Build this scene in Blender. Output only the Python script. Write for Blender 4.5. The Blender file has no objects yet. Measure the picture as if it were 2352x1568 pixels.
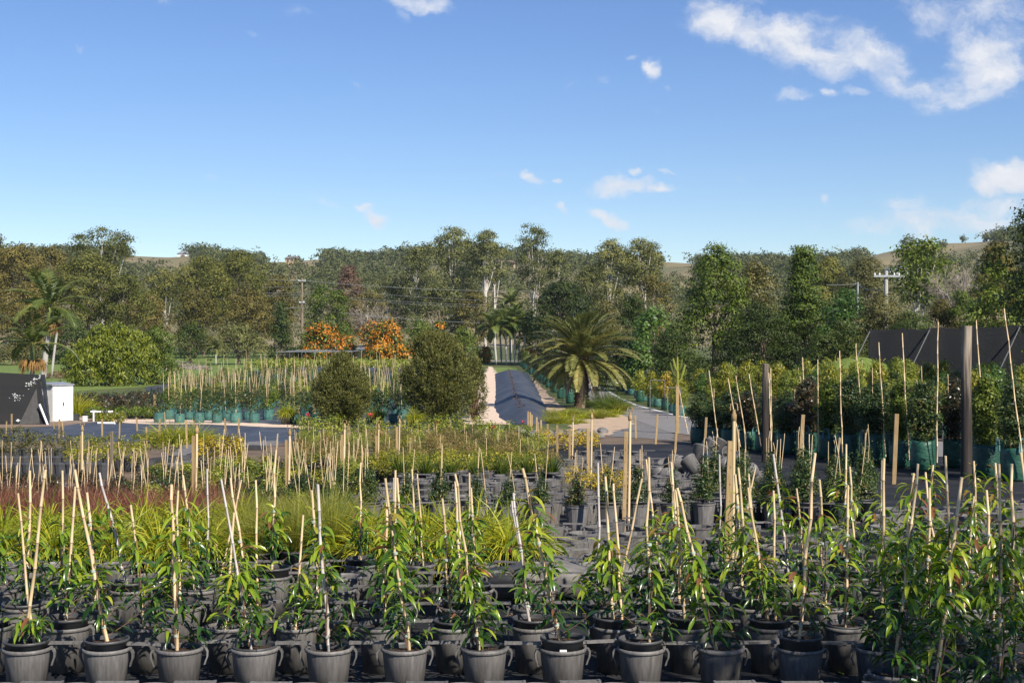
import bpy, math, random
import numpy as np
from mathutils import Vector
R = math.radians
S = bpy.context.scene
COL = S.collection
rng = np.random.default_rng(7)
rnd = random.Random(11)

# ------------------------------------------------------------------ camera, sky, sun, exposure
CZ = 2.475                                   # camera height above the foreground ground
cd = bpy.data.cameras.new('camera'); cam = bpy.data.objects.new('camera', cd); COL.objects.link(cam)
cam.location = (0, 0, CZ); cam.rotation_euler = (R(90), 0, 0)
cd.sensor_width = 36.0; cd.lens = 50.0; cd.shift_y = -27/2352; cd.clip_start = 0.1; cd.clip_end = 6000
S.camera = cam
FU = 3266.0                                  # focal length in the units used for notes taken off the photograph
SUN_EL, SUN_AZ = R(39), R(36)                # sun behind the camera, to the right
sdir = Vector((math.sin(SUN_AZ)*math.cos(SUN_EL), -math.cos(SUN_AZ)*math.cos(SUN_EL), math.sin(SUN_EL)))
sl = bpy.data.lights.new('sun', 'SUN'); sl.energy = 5.0; sl.angle = R(0.53); sl.color = (1.0, 0.93, 0.82)
so = bpy.data.objects.new('sun', sl); COL.objects.link(so)
so.rotation_euler = (-sdir).to_track_quat('-Z', 'Y').to_euler()
S.view_settings.view_transform = 'Standard'; S.view_settings.look = 'None'
S.view_settings.exposure = 0.56; S.view_settings.gamma = 1.0; S.view_settings.use_curve_mapping = False
try:
    S.cycles.max_bounces = 6; S.cycles.diffuse_bounces = 3; S.cycles.glossy_bounces = 2; S.cycles.transmission_bounces = 3
    S.cycles.transparent_max_bounces = 6; S.cycles.volume_bounces = 0
except Exception: pass

W = bpy.data.worlds.new('World'); S.world = W; W.use_nodes = True
def build_world():
    nt = W.node_tree; N = nt.nodes; L = nt.links; N.clear()
    def nd(t, **k):
        n = N.new(t)
        for a, b in k.items(): setattr(n, a, b)
        return n
    def mth(op, a, b=None, clamp=False):
        n = nd('ShaderNodeMath', operation=op, use_clamp=clamp)
        for i, x in enumerate((a, b)):
            if x is None: continue
            if isinstance(x, (int, float)): n.inputs[i].default_value = x
            else: L.new(x, n.inputs[i])
        return n.outputs[0]
    sky = nd('ShaderNodeTexSky', sky_type='NISHITA', sun_disc=False, sun_elevation=SUN_EL, sun_rotation=R(180)-SUN_AZ)
    sky.altitude = 0; sky.air_density = .9; sky.dust_density = 0.0; sky.ozone_density = 4.0
    tc = nd('ShaderNodeTexCoord'); sep = nd('ShaderNodeSeparateXYZ'); L.new(tc.outputs['Generated'], sep.inputs[0])
    y = mth('MAXIMUM', sep.outputs['Y'], 0.05)
    px = mth('DIVIDE', sep.outputs['X'], y); pz = mth('DIVIDE', sep.outputs['Z'], y)
    cmb = nd('ShaderNodeCombineXYZ'); L.new(px, cmb.inputs[0]); L.new(pz, cmb.inputs[1])
    P0 = cmb.outputs[0]
    nz = nd('ShaderNodeTexNoise'); nz.inputs['Scale'].default_value = 26; nz.inputs['Detail'].default_value = 6
    nz.inputs['Roughness'].default_value = 0.62; L.new(P0, nz.inputs['Vector'])
    sub = nd('ShaderNodeVectorMath', operation='SUBTRACT'); L.new(nz.outputs['Color'], sub.inputs[0]); sub.inputs[1].default_value = (0.5, 0.5, 0.5)
    scl = nd('ShaderNodeVectorMath', operation='SCALE'); L.new(sub.outputs[0], scl.inputs[0]); scl.inputs['Scale'].default_value = 0.030
    add = nd('ShaderNodeVectorMath', operation='ADD'); L.new(P0, add.inputs[0]); L.new(scl.outputs[0], add.inputs[1])
    P = add.outputs[0]
    # (u, v, half width, half height, tilt degrees, strength): where each cloud floats in the sky
    C = [(1650,50,92,60,-8,1.1),(1740,78,105,52,-18,.95),(1830,105,110,66,-12,1.15),(1905,135,95,50,-10,1.),(1990,122,100,56,-25,1.),
         (2050,172,85,48,-45,.9),(2115,215,95,40,-25,.75),(2210,210,125,48,0,.9),(2275,145,115,84,-15,1.05),(2300,190,70,36,0,.8),
         (2240,40,210,80,-6,.72),(2320,60,90,80,0,.6),(1700,12,90,22,0,.45),(1870,42,70,26,0,.4),(2140,60,110,50,-10,.42),
         (962,12,85,26,-10,1.0),(928,38,26,20,-40,.75),(1500,158,27,23,-30,1.1),(1452,125,22,10,0,.7),(1540,203,14,9,-40,.6),
         (1822,224,44,17,0,.6),(1912,212,28,13,0,.75),(1962,212,36,14,-18,.75),(1432,428,95,22,-4,1.05),(1405,416,40,18,0,.9),(1505,437,52,16,0,1.0),
         (1222,402,34,15,-20,1.),(1278,411,18,9,-10,.9),(1293,476,20,12,-20,.8),(1400,497,60,17,-22,1.0),(1375,486,24,10,-10,.7),(1459,393,18,9,0,.9),
         (1528,394,28,10,0,.8),(838,466,30,12,-10,.85),(870,500,40,22,-25,1.1),(852,482,22,20,-40,.7),(752,458,60,14,-20,.5),(480,402,26,13,-20,.38),
         (1690,403,40,12,-20,.4),(1898,452,17,12,-30,.85),(2320,405,80,38,0,1.45),(2275,425,62,24,0,1.2),(2345,385,46,30,0,1.3),(2080,470,70,22,-8,.62),
         (2150,508,270,34,0,.85),(2010,512,180,20,2,.5),(2290,470,130,40,0,.7),(380,2,30,8,0,.55),(580,68,26,11,-35,.42),(685,30,40,12,0,.35),
         (1318,195,32,22,-20,.36),(1390,190,34,14,-40,.36),(815,187,20,9,-20,.36),(178,106,10,7,0,.4),(1230,472,22,8,-10,.4),(1500,250,22,9,0,.3),(820,382,30,8,0,.3),(1140,395,30,10,0,.35)]
    tot = None
    for (u, v, a, b, rt, st) in C:
        m = nd('ShaderNodeMapping', vector_type='TEXTURE'); L.new(P, m.inputs['Vector'])
        m.inputs['Location'].default_value = ((u-1176)/FU, (757-v)/FU, 0); m.inputs['Rotation'].default_value = (0, 0, R(rt))
        m.inputs['Scale'].default_value = (a*1.32/FU, b*1.38/FU, 1)
        ln = nd('ShaderNodeVectorMath', operation='LENGTH'); L.new(m.outputs[0], ln.inputs[0])
        k = nd('ShaderNodeMapRange', interpolation_type='SMOOTHSTEP'); L.new(ln.outputs['Value'], k.inputs['Value'])
        k.inputs['From Min'].default_value = 1.15; k.inputs['From Max'].default_value = 0.1; k.inputs['To Min'].default_value = 0; k.inputs['To Max'].default_value = st
        tot = k.outputs[0] if tot is None else mth('MAXIMUM', tot, k.outputs[0])
    n2 = nd('ShaderNodeTexNoise'); n2.inputs['Scale'].default_value = 34; n2.inputs['Detail'].default_value = 10; n2.inputs['Roughness'].default_value = 0.64
    st2 = nd('ShaderNodeMapping'); st2.inputs['Scale'].default_value = (1, 1.7, 1); L.new(P, st2.inputs[0]); L.new(st2.outputs[0], n2.inputs['Vector'])
    nn = mth('SUBTRACT', n2.outputs[0], 0.56)
    d = mth('ADD', mth('MULTIPLY', nn, 1.7), tot)
    d = mth('MULTIPLY', d, mth('GREATER_THAN', sep.outputs['Y'], 0.06))
    f = nd('ShaderNodeMapRange', interpolation_type='SMOOTHSTEP'); L.new(d, f.inputs['Value'])
    f.inputs['From Min'].default_value = 0.08; f.inputs['From Max'].default_value = 1.2; f.inputs['To Min'].default_value = 0; f.inputs['To Max'].default_value = 0.95
    dm = mth('MULTIPLY', f.outputs[0], mth('MULTIPLY', tot, 2.2, True))
    cr = nd('ShaderNodeValToRGB'); cr.color_ramp.elements[0].position = 0.25; cr.color_ramp.elements[0].color = (.70, .74, .82, 1)
    cr.color_ramp.elements[1].position = 0.75; cr.color_ramp.elements[1].color = (.90, .90, .92, 1); L.new(n2.outputs[0], cr.inputs[0])
    hsv = nd('ShaderNodeHueSaturation'); hsv.inputs['Saturation'].default_value = 1.14; hsv.inputs['Hue'].default_value = .511; L.new(sky.outputs[0], hsv.inputs['Color'])
    b1 = nd('ShaderNodeBackground'); b1.inputs['Strength'].default_value = 0.087; L.new(hsv.outputs[0], b1.inputs['Color'])
    b2 = nd('ShaderNodeBackground'); b2.inputs['Strength'].default_value = 0.72; L.new(cr.outputs[0], b2.inputs['Color'])
    mx = nd('ShaderNodeMixShader'); L.new(dm, mx.inputs[0]); L.new(b1.outputs[0], mx.inputs[1]); L.new(b2.outputs[0], mx.inputs[2])
    out = nd('ShaderNodeOutputWorld'); L.new(mx.outputs[0], out.inputs['Surface'])
build_world()

# ------------------------------------------------------------------ mesh helpers
class MB:
    def __init__(s): s.V = []; s.Q = []; s.T = []; s.n = 0
    def add(s, v, f, r=0.5, mi=0):
        v = np.asarray(v, float).reshape(-1, 3); f = np.asarray(f, np.int64)
        rr = np.broadcast_to(np.asarray(r, float), (len(f),))
        (s.Q if f.shape[1] == 4 else s.T).append((f+s.n, rr, np.full(len(f), mi)))
        s.V.append(v); s.n += len(v); return s
    def box(s, c, d, r=0.5, mi=0, rz=0, ax=None):
        x, y, z = [k/2 for k in d]
        v = np.array([(-x,-y,-z),(x,-y,-z),(x,y,-z),(-x,y,-z),(-x,-y,z),(x,-y,z),(x,y,z),(-x,y,z)])
        if ax is not None: v = v @ np.asarray(ax, float)
        if rz: cs, sn = math.cos(rz), math.sin(rz); v = v @ np.array([(cs, sn, 0), (-sn, cs, 0), (0, 0, 1)])
        return s.add(v+np.asarray(c, float), [(0,3,2,1),(4,5,6,7),(0,1,5,4),(1,2,6,5),(2,3,7,6),(3,0,4,7)], r, mi)
    def tube(s, P, rad, n=6, r=0.5, mi=0, cap=True, rr=None):
        P = np.asarray(P, float); k = len(P); rad = np.broadcast_to(np.asarray(rad, float), (k,))
        T = np.gradient(P, axis=0); T /= np.linalg.norm(T, axis=1)[:, None]+1e-9
        ref = np.array((1., 0, 0)) if abs(T[0][0]) < .8 else np.array((0, 1., 0))
        A = np.cross(T, ref); A /= np.linalg.norm(A, axis=1)[:, None]+1e-9; B = np.cross(T, A)
        th = np.arange(n)/n*2*math.pi
        v = P[:, None]+rad[:, None, None]*(np.cos(th)[None, :, None]*A[:, None]+np.sin(th)[None, :, None]*B[:, None])
        i = np.arange(k-1)[:, None]*n; j = np.arange(n)[None]; jn = (j+1) % n
        f = np.stack([i+j, i+n+j, i+n+jn, i+jn], -1).reshape(-1, 4)
        fr = r if rr is None else np.repeat(np.asarray(rr, float), n)
        s.add(v.reshape(-1, 3), f, fr, mi)
        if cap:
            for e in (0, k-1):
                vv = np.vstack([v[e], P[e][None]])
                t = [(q, (q+1) % n, n) if e == 0 else ((q+1) % n, q, n) for q in range(n)]
                s.add(vv, t, r, mi)
        return s
    def lathe(s, prof, n=24, c=(0, 0, 0), r=0.5, mi=0, axis=None):
        p = np.asarray(prof, float); k = len(p); th = np.arange(n)/n*2*math.pi
        v = np.stack([p[:, 0:1]*np.cos(th), p[:, 0:1]*np.sin(th), np.repeat(p[:, 1:2], n, 1)], -1).reshape(-1, 3)
        if axis is not None:
            q = Vector((0, 0, 1)).rotation_difference(Vector(axis)); M = np.array(q.to_matrix()); v = v @ M.T
        i = np.arange(k-1)[:, None]*n; j = np.arange(n)[None]; jn = (j+1) % n
        f = np.stack([i+j, i+jn, i+n+jn, i+n+j], -1).reshape(-1, 4)
        return s.add(v+np.asarray(c, float), f, r, mi)
    def mesh(s, name, mats, smooth=False):
        me = bpy.data.meshes.new(name)
        if not isinstance(mats, (list, tuple)): mats = [mats]
        V = np.concatenate(s.V) if s.V else np.zeros((0, 3))
        Fq = np.concatenate([a[0] for a in s.Q]) if s.Q else np.zeros((0, 4), int)
        Ft = np.concatenate([a[0] for a in s.T]) if s.T else np.zeros((0, 3), int)
        rr = np.concatenate([a[1] for a in s.Q]+[a[1] for a in s.T]+[np.zeros(0)])
        mm = np.concatenate([a[2] for a in s.Q]+[a[2] for a in s.T]+[np.zeros(0)]).astype(np.int32)
        me.vertices.add(len(V)); me.vertices.foreach_set('co', V.ravel().astype(np.float32))
        lp = np.concatenate([Fq.ravel(), Ft.ravel()]).astype(np.int32)
        st = np.concatenate([np.arange(len(Fq))*4, len(Fq)*4+np.arange(len(Ft))*3]).astype(np.int32)
        me.loops.add(len(lp)); me.loops.foreach_set('vertex_index', lp)
        me.polygons.add(len(st)); me.polygons.foreach_set('loop_start', st)
        me.polygons.foreach_set('material_index', mm)
        me.polygons.foreach_set('use_smooth', np.full(len(st), bool(smooth)))
        a = me.attributes.new('rnd', 'FLOAT', 'FACE'); a.data.foreach_set('value', rr.astype(np.float32))
        for m in mats: me.materials.append(m)
        me.update(calc_edges=True); me.validate()
        return me

def nrm(a): return a/(np.linalg.norm(a, axis=-1, keepdims=True)+1e-9)
def rdir(n, g=rng): return nrm(g.normal(size=(n, 3)))
def diamonds(mb, p, d, side, L, Wd, r, mi=0, mid=.45):
    p = np.asarray(p); L = np.broadcast_to(L, (len(p),))[:, None]; Wd = np.broadcast_to(Wd, (len(p),))[:, None]
    m = p+d*L*mid
    v = np.stack([p, m+side*Wd/2, p+d*L, m-side*Wd/2], 1).reshape(-1, 3)
    mb.add(v, np.arange(len(p)*4).reshape(-1, 4), r, mi)
def strips(mb, p, d, side, L, Wd, droop, r, k=4, mi=0, fold=0., prof=None):
    """long leaves or blades: k segments, bending down along their length; fold>0 gives a midrib"""
    n = len(p); L = np.broadcast_to(L, (n,)); Wd = np.broadcast_to(Wd, (n,)); droop = np.broadcast_to(droop, (n,))
    pts = [p]; dd = d.copy(); down = np.array((0, 0, -1.)); dirs = [dd]
    for i in range(k):
        pts.append(pts[-1]+dd*(L/k)[:, None]); dd = nrm(dd+down*(droop/k)[:, None]); dirs.append(dd)
    if prof is None: prof = [.25, .85, 1., .7, 0.02] if k == 4 else list(np.sin(np.linspace(.35, math.pi-.02, k+1)))
    up = nrm(np.cross(side, d))
    if fold:
        rows = []
        for i in range(k+1):
            w = (Wd*prof[i]/2)[:, None]; upi = nrm(np.cross(side, dirs[i]))
            rows.append(np.stack([pts[i]-side*w+upi*w*fold, pts[i], pts[i]+side*w+upi*w*fold], 1))
        v = np.stack(rows, 1).reshape(n, -1, 3); f = []
        for i in range(k):
            for j in range(2): a = i*3+j; f.append((a, a+1, a+4, a+3))
        nv = 3*(k+1)
    else:
        rows = [np.stack([pts[i]-side*(Wd*prof[i]/2)[:, None], pts[i]+side*(Wd*prof[i]/2)[:, None]], 1) for i in range(k+1)]
        v = np.stack(rows, 1).reshape(n, -1, 3); f = [(i*2, i*2+1, i*2+3, i*2+2) for i in range(k)]; nv = 2*(k+1)
    F = (np.arange(n)*nv)[:, None, None]+np.asarray(f)[None]
    mb.add(v.reshape(-1, 3), F.reshape(-1, 4), np.repeat(np.broadcast_to(r, (n,)), len(f)), mi)
def clumps(mb, blobs, ncl, nl, cr, L, asp=.5, droop=0., shell=.72, upb=.25, mi=0, rb=0., g=rng, rlo=.1, rhi=.9, flat=.75, rough=.7):
    """leaves in small clumps spread through the outer shell of a set of ellipsoids (cx,cy,cz,rx,ry,rz)"""
    B = np.asarray(blobs, float); w = (B[:, 3]*B[:, 4]*B[:, 5])**(2/3); w /= w.sum()
    bi = g.choice(len(B), ncl, p=w); d = rdir(ncl, g); d[:, 2] += upb; d = nrm(d)
    rad = shell+(1-shell)*g.random(ncl)
    c = B[bi, :3]+d*B[bi, 3:]*rad[:, None]
    cb = rlo+(rhi-rlo)*g.random(ncl)
    ci = np.repeat(np.arange(ncl), nl); n = len(ci)
    off = g.normal(size=(n, 3))*cr*.55; off[:, 2] *= flat
    p = c[ci]+off
    out = d[ci]; nr = nrm(nrm(off)*.62+out*.95+np.array((0, 0, .30))+rdir(n, g)*rough)
    ld = nrm(np.cross(nr, rdir(n, g))+nr*.15*g.normal(size=(n, 1))+np.array((0, 0, -droop))); sd = nrm(np.cross(ld, nr))
    Ls = L*(.65+.7*g.random(n))
    r = np.clip(cb[ci]+rb+g.normal(size=n)*.12, 0, 1)
    diamonds(mb, p, ld, sd, Ls, Ls*asp, r, mi)
def frond(mb, base, az, el0, L, droop, npair, leaf, lw, r, g=rng, mi=0, hang=.2, curl=1.3, rach=.012):
    k = 9; pts = [np.asarray(base, float)]; ds = []
    for i in range(k):
        t = i/k; el = el0-droop*t**curl
        d = np.array((math.cos(az)*math.cos(el), math.sin(az)*math.cos(el), math.sin(el))); ds.append(d); pts.append(pts[-1]+d*L/k)
    ds.append(ds[-1]); P = np.array(pts); D = np.array(ds)
    mb.tube(P, np.linspace(rach, rach*.25, k+1), 3, r=.95, mi=mi, cap=False)
    t = np.linspace(.12, .99, npair); fi = t*k; i0 = np.minimum(fi.astype(int), k-1); fr = (fi-i0)[:, None]
    p = P[i0]*(1-fr)+P[i0+1]*fr; d = nrm(D[i0]*(1-fr)+D[i0+1]*fr)
    sh = np.cross(d, np.array((0, 0, 1.))); sh = nrm(sh+1e-6); up = np.cross(sh, d)
    ll = leaf*(.35+.65*np.sin(np.clip(t*1.05, 0, 1)*math.pi)**.7)
    for sgn in (-1, 1):
        ld = nrm(d*.75+sh*sgn*.8+up*.25+np.array((0, 0, -hang))+g.normal(size=p.shape)*.06)
        sd = nrm(np.cross(ld, up+g.normal(size=p.shape)*.25))
        diamonds(mb, p, ld, sd, ll, lw, np.clip(r+g.normal(size=npair)*.07, 0, 1), mi, .35)

# ------------------------------------------------------------------ things
def put(o, parent=None):
    COL.objects.link(o)
    if parent is not None: o.parent = parent
    return o
def tag(o, label, cat, group=None, kind=None):
    o['label'] = label; o['category'] = cat
    if group: o['group'] = group
    if kind: o['kind'] = kind
    return o
def struct(name, me):
    o = put(bpy.data.objects.new(name, me)); o['kind'] = 'structure'; return o
def thing(name, label, cat, loc, parts=None, me=None, rz=0., sc=1., group=None, kind=None):
    """one thing: an Empty with its parts as children, or a single mesh"""
    o = put(bpy.data.objects.new(name, me)); o.location = loc; o.rotation_euler = (0, 0, rz)
    o.scale = (sc, sc, sc) if isinstance(sc, (int, float)) else sc
    tag(o, label, cat, group, kind)
    for p in (parts or []):
        c = put(bpy.data.objects.new(p[0], p[1]), o)
        if len(p) > 2:
            for q in p[2]:
                if isinstance(q, str): c['label'] = q
                else: put(bpy.data.objects.new(q[0], q[1]), c)
    return o
ONES = 'zeroth first second third fourth fifth sixth seventh eighth ninth tenth eleventh twelfth thirteenth fourteenth fifteenth sixteenth seventeenth eighteenth nineteenth'.split()
TENS = {2: 'twent', 3: 'thirt', 4: 'fort', 5: 'fift', 6: 'sixt', 7: 'sevent', 8: 'eight', 9: 'ninet'}
def nth(n):
    if n < 20: return ONES[n]
    a, b = divmod(n, 10)
    return TENS[a]+('ieth' if b == 0 else 'y-'+ONES[b])

# ------------------------------------------------------------------ materials
def newmat(name):
    m = bpy.data.materials.new(name); m.use_nodes = True; m.node_tree.nodes.clear(); return m, m.node_tree.nodes, m.node_tree.links
def ramp(N, stops):
    r = N.new('ShaderNodeValToRGB'); e = r.color_ramp.elements
    while len(e) < len(stops): e.new(.5)
    for i, (p, c) in enumerate(stops): e[i].position = p; e[i].color = (*c, 1)
    return r
def leaf(name, stops, rough=.45, trans=.28, var=.18, spec=.4):
    m, N, L = newmat(name)
    at = N.new('ShaderNodeAttribute'); at.attribute_name = 'rnd'
    r = ramp(N, stops); L.new(at.outputs['Fac'], r.inputs[0])
    oi = N.new('ShaderNodeObjectInfo'); mr = N.new('ShaderNodeMapRange'); L.new(oi.outputs['Random'], mr.inputs[0])
    mr.inputs['To Min'].default_value = 1-var; mr.inputs['To Max'].default_value = 1+var
    h = N.new('ShaderNodeHueSaturation'); L.new(mr.outputs[0], h.inputs['Value']); L.new(r.outputs[0], h.inputs['Color'])
    mh = N.new('ShaderNodeMapRange'); L.new(oi.outputs['Random'], mh.inputs[0]); mh.inputs['To Min'].default_value = .5+var*.05; mh.inputs['To Max'].default_value = .5-var*.05
    L.new(mh.outputs[0], h.inputs['Hue'])
    p = N.new('ShaderNodeBsdfPrincipled'); L.new(h.outputs[0], p.inputs['Base Color']); p.inputs['Roughness'].default_value = rough
    p.inputs['Specular IOR Level'].default_value = spec
    out = N.new('ShaderNodeOutputMaterial')
    if trans:
        t = N.new('ShaderNodeBsdfTranslucent'); g2 = N.new('ShaderNodeHueSaturation'); g2.inputs['Value'].default_value = 1.6; g2.inputs['Saturation'].default_value = 1.1
        L.new(h.outputs[0], g2.inputs['Color']); L.new(g2.outputs[0], t.inputs[0])
        mx = N.new('ShaderNodeMixShader'); mx.inputs[0].default_value = trans
        L.new(p.outputs[0], mx.inputs[1]); L.new(t.outputs[0], mx.inputs[2]); L.new(mx.outputs[0], out.inputs[0])
    else: L.new(p.outputs[0], out.inputs[0])
    return m
def surf(name, stops, scale=4., detail=6., rough=.8, bump=0., stretch=(1, 1, 1), spec=.3, coord='Object', obvar=.0, bscale=None, metal=0.):
    m, N, L = newmat(name)
    tc = N.new('ShaderNodeTexCoord'); mp = N.new('ShaderNodeMapping'); mp.inputs['Scale'].default_value = stretch
    oi = N.new('ShaderNodeObjectInfo'); av = N.new('ShaderNodeVectorMath'); av.operation = 'ADD'
    L.new(tc.outputs[coord], av.inputs[0])
    cb = N.new('ShaderNodeMath'); cb.operation = 'MULTIPLY'; L.new(oi.outputs['Random'], cb.inputs[0]); cb.inputs[1].default_value = 37.0 if obvar else 0.
    L.new(cb.outputs[0], av.inputs[1]); L.new(av.outputs[0], mp.inputs[0])
    nz = N.new('ShaderNodeTexNoise'); nz.inputs['Scale'].default_value = scale; nz.inputs['Detail'].default_value = detail; nz.inputs['Roughness'].default_value = .62
    L.new(mp.outputs[0], nz.inputs['Vector'])
    r = ramp(N, stops); L.new(nz.outputs[0], r.inputs[0]); colout = r.outputs[0]
    if obvar:
        mr = N.new('ShaderNodeMapRange'); L.new(oi.outputs['Random'], mr.inputs[0]); mr.inputs['To Min'].default_value = 1-obvar; mr.inputs['To Max'].default_value = 1+obvar
        h = N.new('ShaderNodeHueSaturation'); L.new(mr.outputs[0], h.inputs['Value']); L.new(colout, h.inputs['Color']); colout = h.outputs[0]
    p = N.new('ShaderNodeBsdfPrincipled'); L.new(colout, p.inputs['Base Color']); p.inputs['Roughness'].default_value = rough
    p.inputs['Specular IOR Level'].default_value = spec; p.inputs['Metallic'].default_value = metal
    if bump:
        b = N.new('ShaderNodeBump'); b.inputs['Strength'].default_value = bump; b.inputs['Distance'].default_value = .02
        n2 = N.new('ShaderNodeTexNoise'); n2.inputs['Scale'].default_value = bscale or scale*3; n2.inputs['Detail'].default_value = 5; L.new(mp.outputs[0], n2.inputs['Vector'])
        L.new(n2.outputs[0], b.inputs['Height']); L.new(b.outputs[0], p.inputs['Normal'])
    out = N.new('ShaderNodeOutputMaterial'); L.new(p.outputs[0], out.inputs[0])
    return m
G = lambda a, b, c: (a, b, c)
M = {}
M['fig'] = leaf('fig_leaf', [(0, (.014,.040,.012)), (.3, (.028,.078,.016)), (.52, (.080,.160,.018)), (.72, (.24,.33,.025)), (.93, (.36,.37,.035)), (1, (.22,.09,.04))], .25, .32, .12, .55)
M['stem'] = surf('stem_bark', [(.3, (.09,.05,.03)), (.7, (.22,.13,.08))], 30)
M['bamboo'] = leaf('bamboo_cane', [(0, (.52,.37,.20)), (.5, (.66,.50,.29)), (.8, (.58,.43,.25)), (.84, (.20,.14,.09)), (1, (.24,.17,.11))], .42, 0, .16, .4)
M['cane_grey'] = leaf('grey_cane', [(0, (.42,.38,.34)), (.8, (.52,.46,.42)), (.84, (.2,.17,.15)), (1, (.2,.17,.15))], .5, 0, .12)
M['tie'] = surf('tie_film', [(.3, (.30,.36,.30)), (.7, (.45,.50,.44))], 20, rough=.3)
M['holder'] = surf('weathered_plastic', [(.25, (.078,.073,.069)), (.5, (.132,.124,.117)), (.75, (.195,.184,.173))], 7, 8, .52, .05, (6, 6, .8), .4, obvar=.2)
M['pot'] = surf('black_plastic', [(.3, (.045,.045,.047)), (.7, (.075,.075,.078))], 8, 6, .45, 0, (1, 1, 1), .45, obvar=.22)
M['mix'] = surf('potting_mix', [(.35, (.018,.012,.009)), (.6, (.06,.038,.025)), (.78, (.28,.20,.14))], 60, 8, .95, .6)
M['tagw'] = surf('white_label', [(.3, (.8,.78,.72)), (.7, (.85,.83,.78))], 4, rough=.5)
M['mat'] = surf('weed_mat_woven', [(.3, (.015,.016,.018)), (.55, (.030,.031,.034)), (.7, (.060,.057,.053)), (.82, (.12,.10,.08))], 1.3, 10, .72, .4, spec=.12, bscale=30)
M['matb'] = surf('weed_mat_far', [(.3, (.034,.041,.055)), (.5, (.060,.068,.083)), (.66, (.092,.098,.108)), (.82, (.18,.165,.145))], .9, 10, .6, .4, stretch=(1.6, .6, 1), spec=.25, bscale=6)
M['soil'] = surf('soil', [(.3, (.10,.07,.045)), (.7, (.20,.145,.10))], 1.2, 9, .95, .3)
M['grass'] = surf('grass_ground', [(.3, (.052,.072,.020)), (.5, (.085,.105,.028)), (.72, (.155,.145,.055))], .5, 10, .95, .4, bscale=9)
M['lawn'] = surf('lawn', [(.3, (.10,.155,.030)), (.7, (.175,.225,.05))], .8, 9, .95, .3, bscale=12)
M['gravel'] = surf('pale_gravel', [(.3, (.52,.38,.27)), (.6, (.74,.58,.44)), (.8, (.84,.70,.56))], 9, 9, .95, .6, bscale=30)
M['sand'] = surf('sandy_soil', [(.3, (.36,.25,.16)), (.7, (.55,.41,.28))], 2.5, 9, .95, .4)
M['bluemetal'] = surf('grey_gravel', [(.3, (.10,.095,.09)), (.6, (.20,.19,.18)), (.8, (.32,.30,.28))], 9, 10, .9, .5, bscale=30)
M['browngravel'] = surf('brown_gravel', [(.3, (.15,.105,.075)), (.6, (.26,.19,.14)), (.8, (.36,.28,.22))], 7, 10, .95, .5)
M['asphalt'] = surf('asphalt', [(.3, (.17,.16,.15)), (.7, (.25,.235,.22))], 5, 9, .85, .2)
M['white'] = surf('white_paint', [(.3, (.70,.70,.68)), (.7, (.82,.82,.80))], 3, rough=.6)
M['timber'] = surf('tan_timber', [(.3, (.26,.17,.075)), (.55, (.36,.25,.12)), (.8, (.44,.32,.17))], 6, 8, .75, .2, (8, 8, .7), obvar=.2)
M['oldtimber'] = surf('weathered_pole', [(.3, (.06,.045,.035)), (.5, (.22,.17,.12)), (.75, (.40,.33,.25))], 3, 8, .85, .3, (7, 7, .35))
M['metal'] = surf('grey_metal', [(.3, (.30,.31,.32)), (.7, (.46,.47,.48))], 5, rough=.45, metal=.4)
M['pipe'] = surf('pvc_pipe', [(.3, (.72,.72,.72)), (.7, (.82,.82,.82))], 3, rough=.35)
M['bag'] = surf('green_bag', [(.3, (.012,.048,.030)), (.55, (.020,.082,.053)), (.8, (.05,.14,.098))], 9, 8, .42, .6, (1, 1, 2.2), .45, obvar=.15, bscale=14)
M['bag2'] = surf('faded_green_bag', [(.3, (.035,.105,.088)), (.55, (.060,.155,.130)), (.8, (.12,.23,.195))], 9, 8, .45, .5, (1, 1, 2.2), .4, obvar=.15, bscale=14)
M['strap'] = surf('bag_strap', [(.3, (.05,.14,.14)), (.7, (.12,.25,.25))], 30)
M['bark'] = surf('tree_bark', [(.3, (.10,.07,.05)), (.6, (.20,.15,.11)), (.8, (.30,.24,.19))], 2.5, 8, .9, .4, (3, 3, .6))
M['palebark'] = surf('pale_bark', [(.3, (.36,.31,.26)), (.55, (.56,.51,.45)), (.8, (.68,.64,.58))], 1.5, 8, .8, .2, (2, 2, .5))
M['palmbark'] = surf('palm_bark', [(.35, (.055,.033,.02)), (.6, (.16,.10,.06)), (.8, (.28,.19,.12))], 9, 6, .9, .8, (1, 1, 3))
M['palmgrey'] = surf('palm_trunk_grey', [(.3, (.30,.28,.25)), (.7, (.52,.49,.45))], 6, 6, .85, .3, (1, 1, 4))
M['dullpipe'] = surf('dull_pipe', [(.3, (.12,.12,.12)), (.7, (.2,.2,.2))], 5)
def L3(a, b, c): return [(0, a), (.5, b), (1, c)]
M['euc'] = leaf('eucalypt_leaf', L3((.034,.042,.010), (.108,.116,.025), (.225,.215,.052)), .6, .13, .22, .15)
M['euc_brown'] = leaf('eucalypt_brown', L3((.040,.039,.011), (.122,.106,.027), (.23,.19,.055)), .6, .13, .2, .15)
M['euc_grey'] = leaf('eucalypt_grey', L3((.045,.053,.017), (.125,.134,.042), (.235,.23,.082)), .6, .13, .22, .15)
M['rust'] = leaf('rusty_leaf', L3((0.052,0.034,0.019), (0.124,0.075,0.042), (0.195,0.130,0.072)), .6, .2, .15)
M['dark'] = leaf('dark_leaf', L3((.014,.027,.007), (.044,.068,.014), (.115,.14,.027)), .5, .18, .2, .2)
M['mid'] = leaf('mid_green_leaf', L3((.026,.048,.007), (.088,.130,.018), (.20,.235,.036)), .5, .2, .18, .22)
M['bright'] = leaf('bright_green_leaf', L3((0.026,0.058,0.013), (0.072,0.137,0.023), (0.169,0.247,0.052)), .38, .25, .15)
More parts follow.
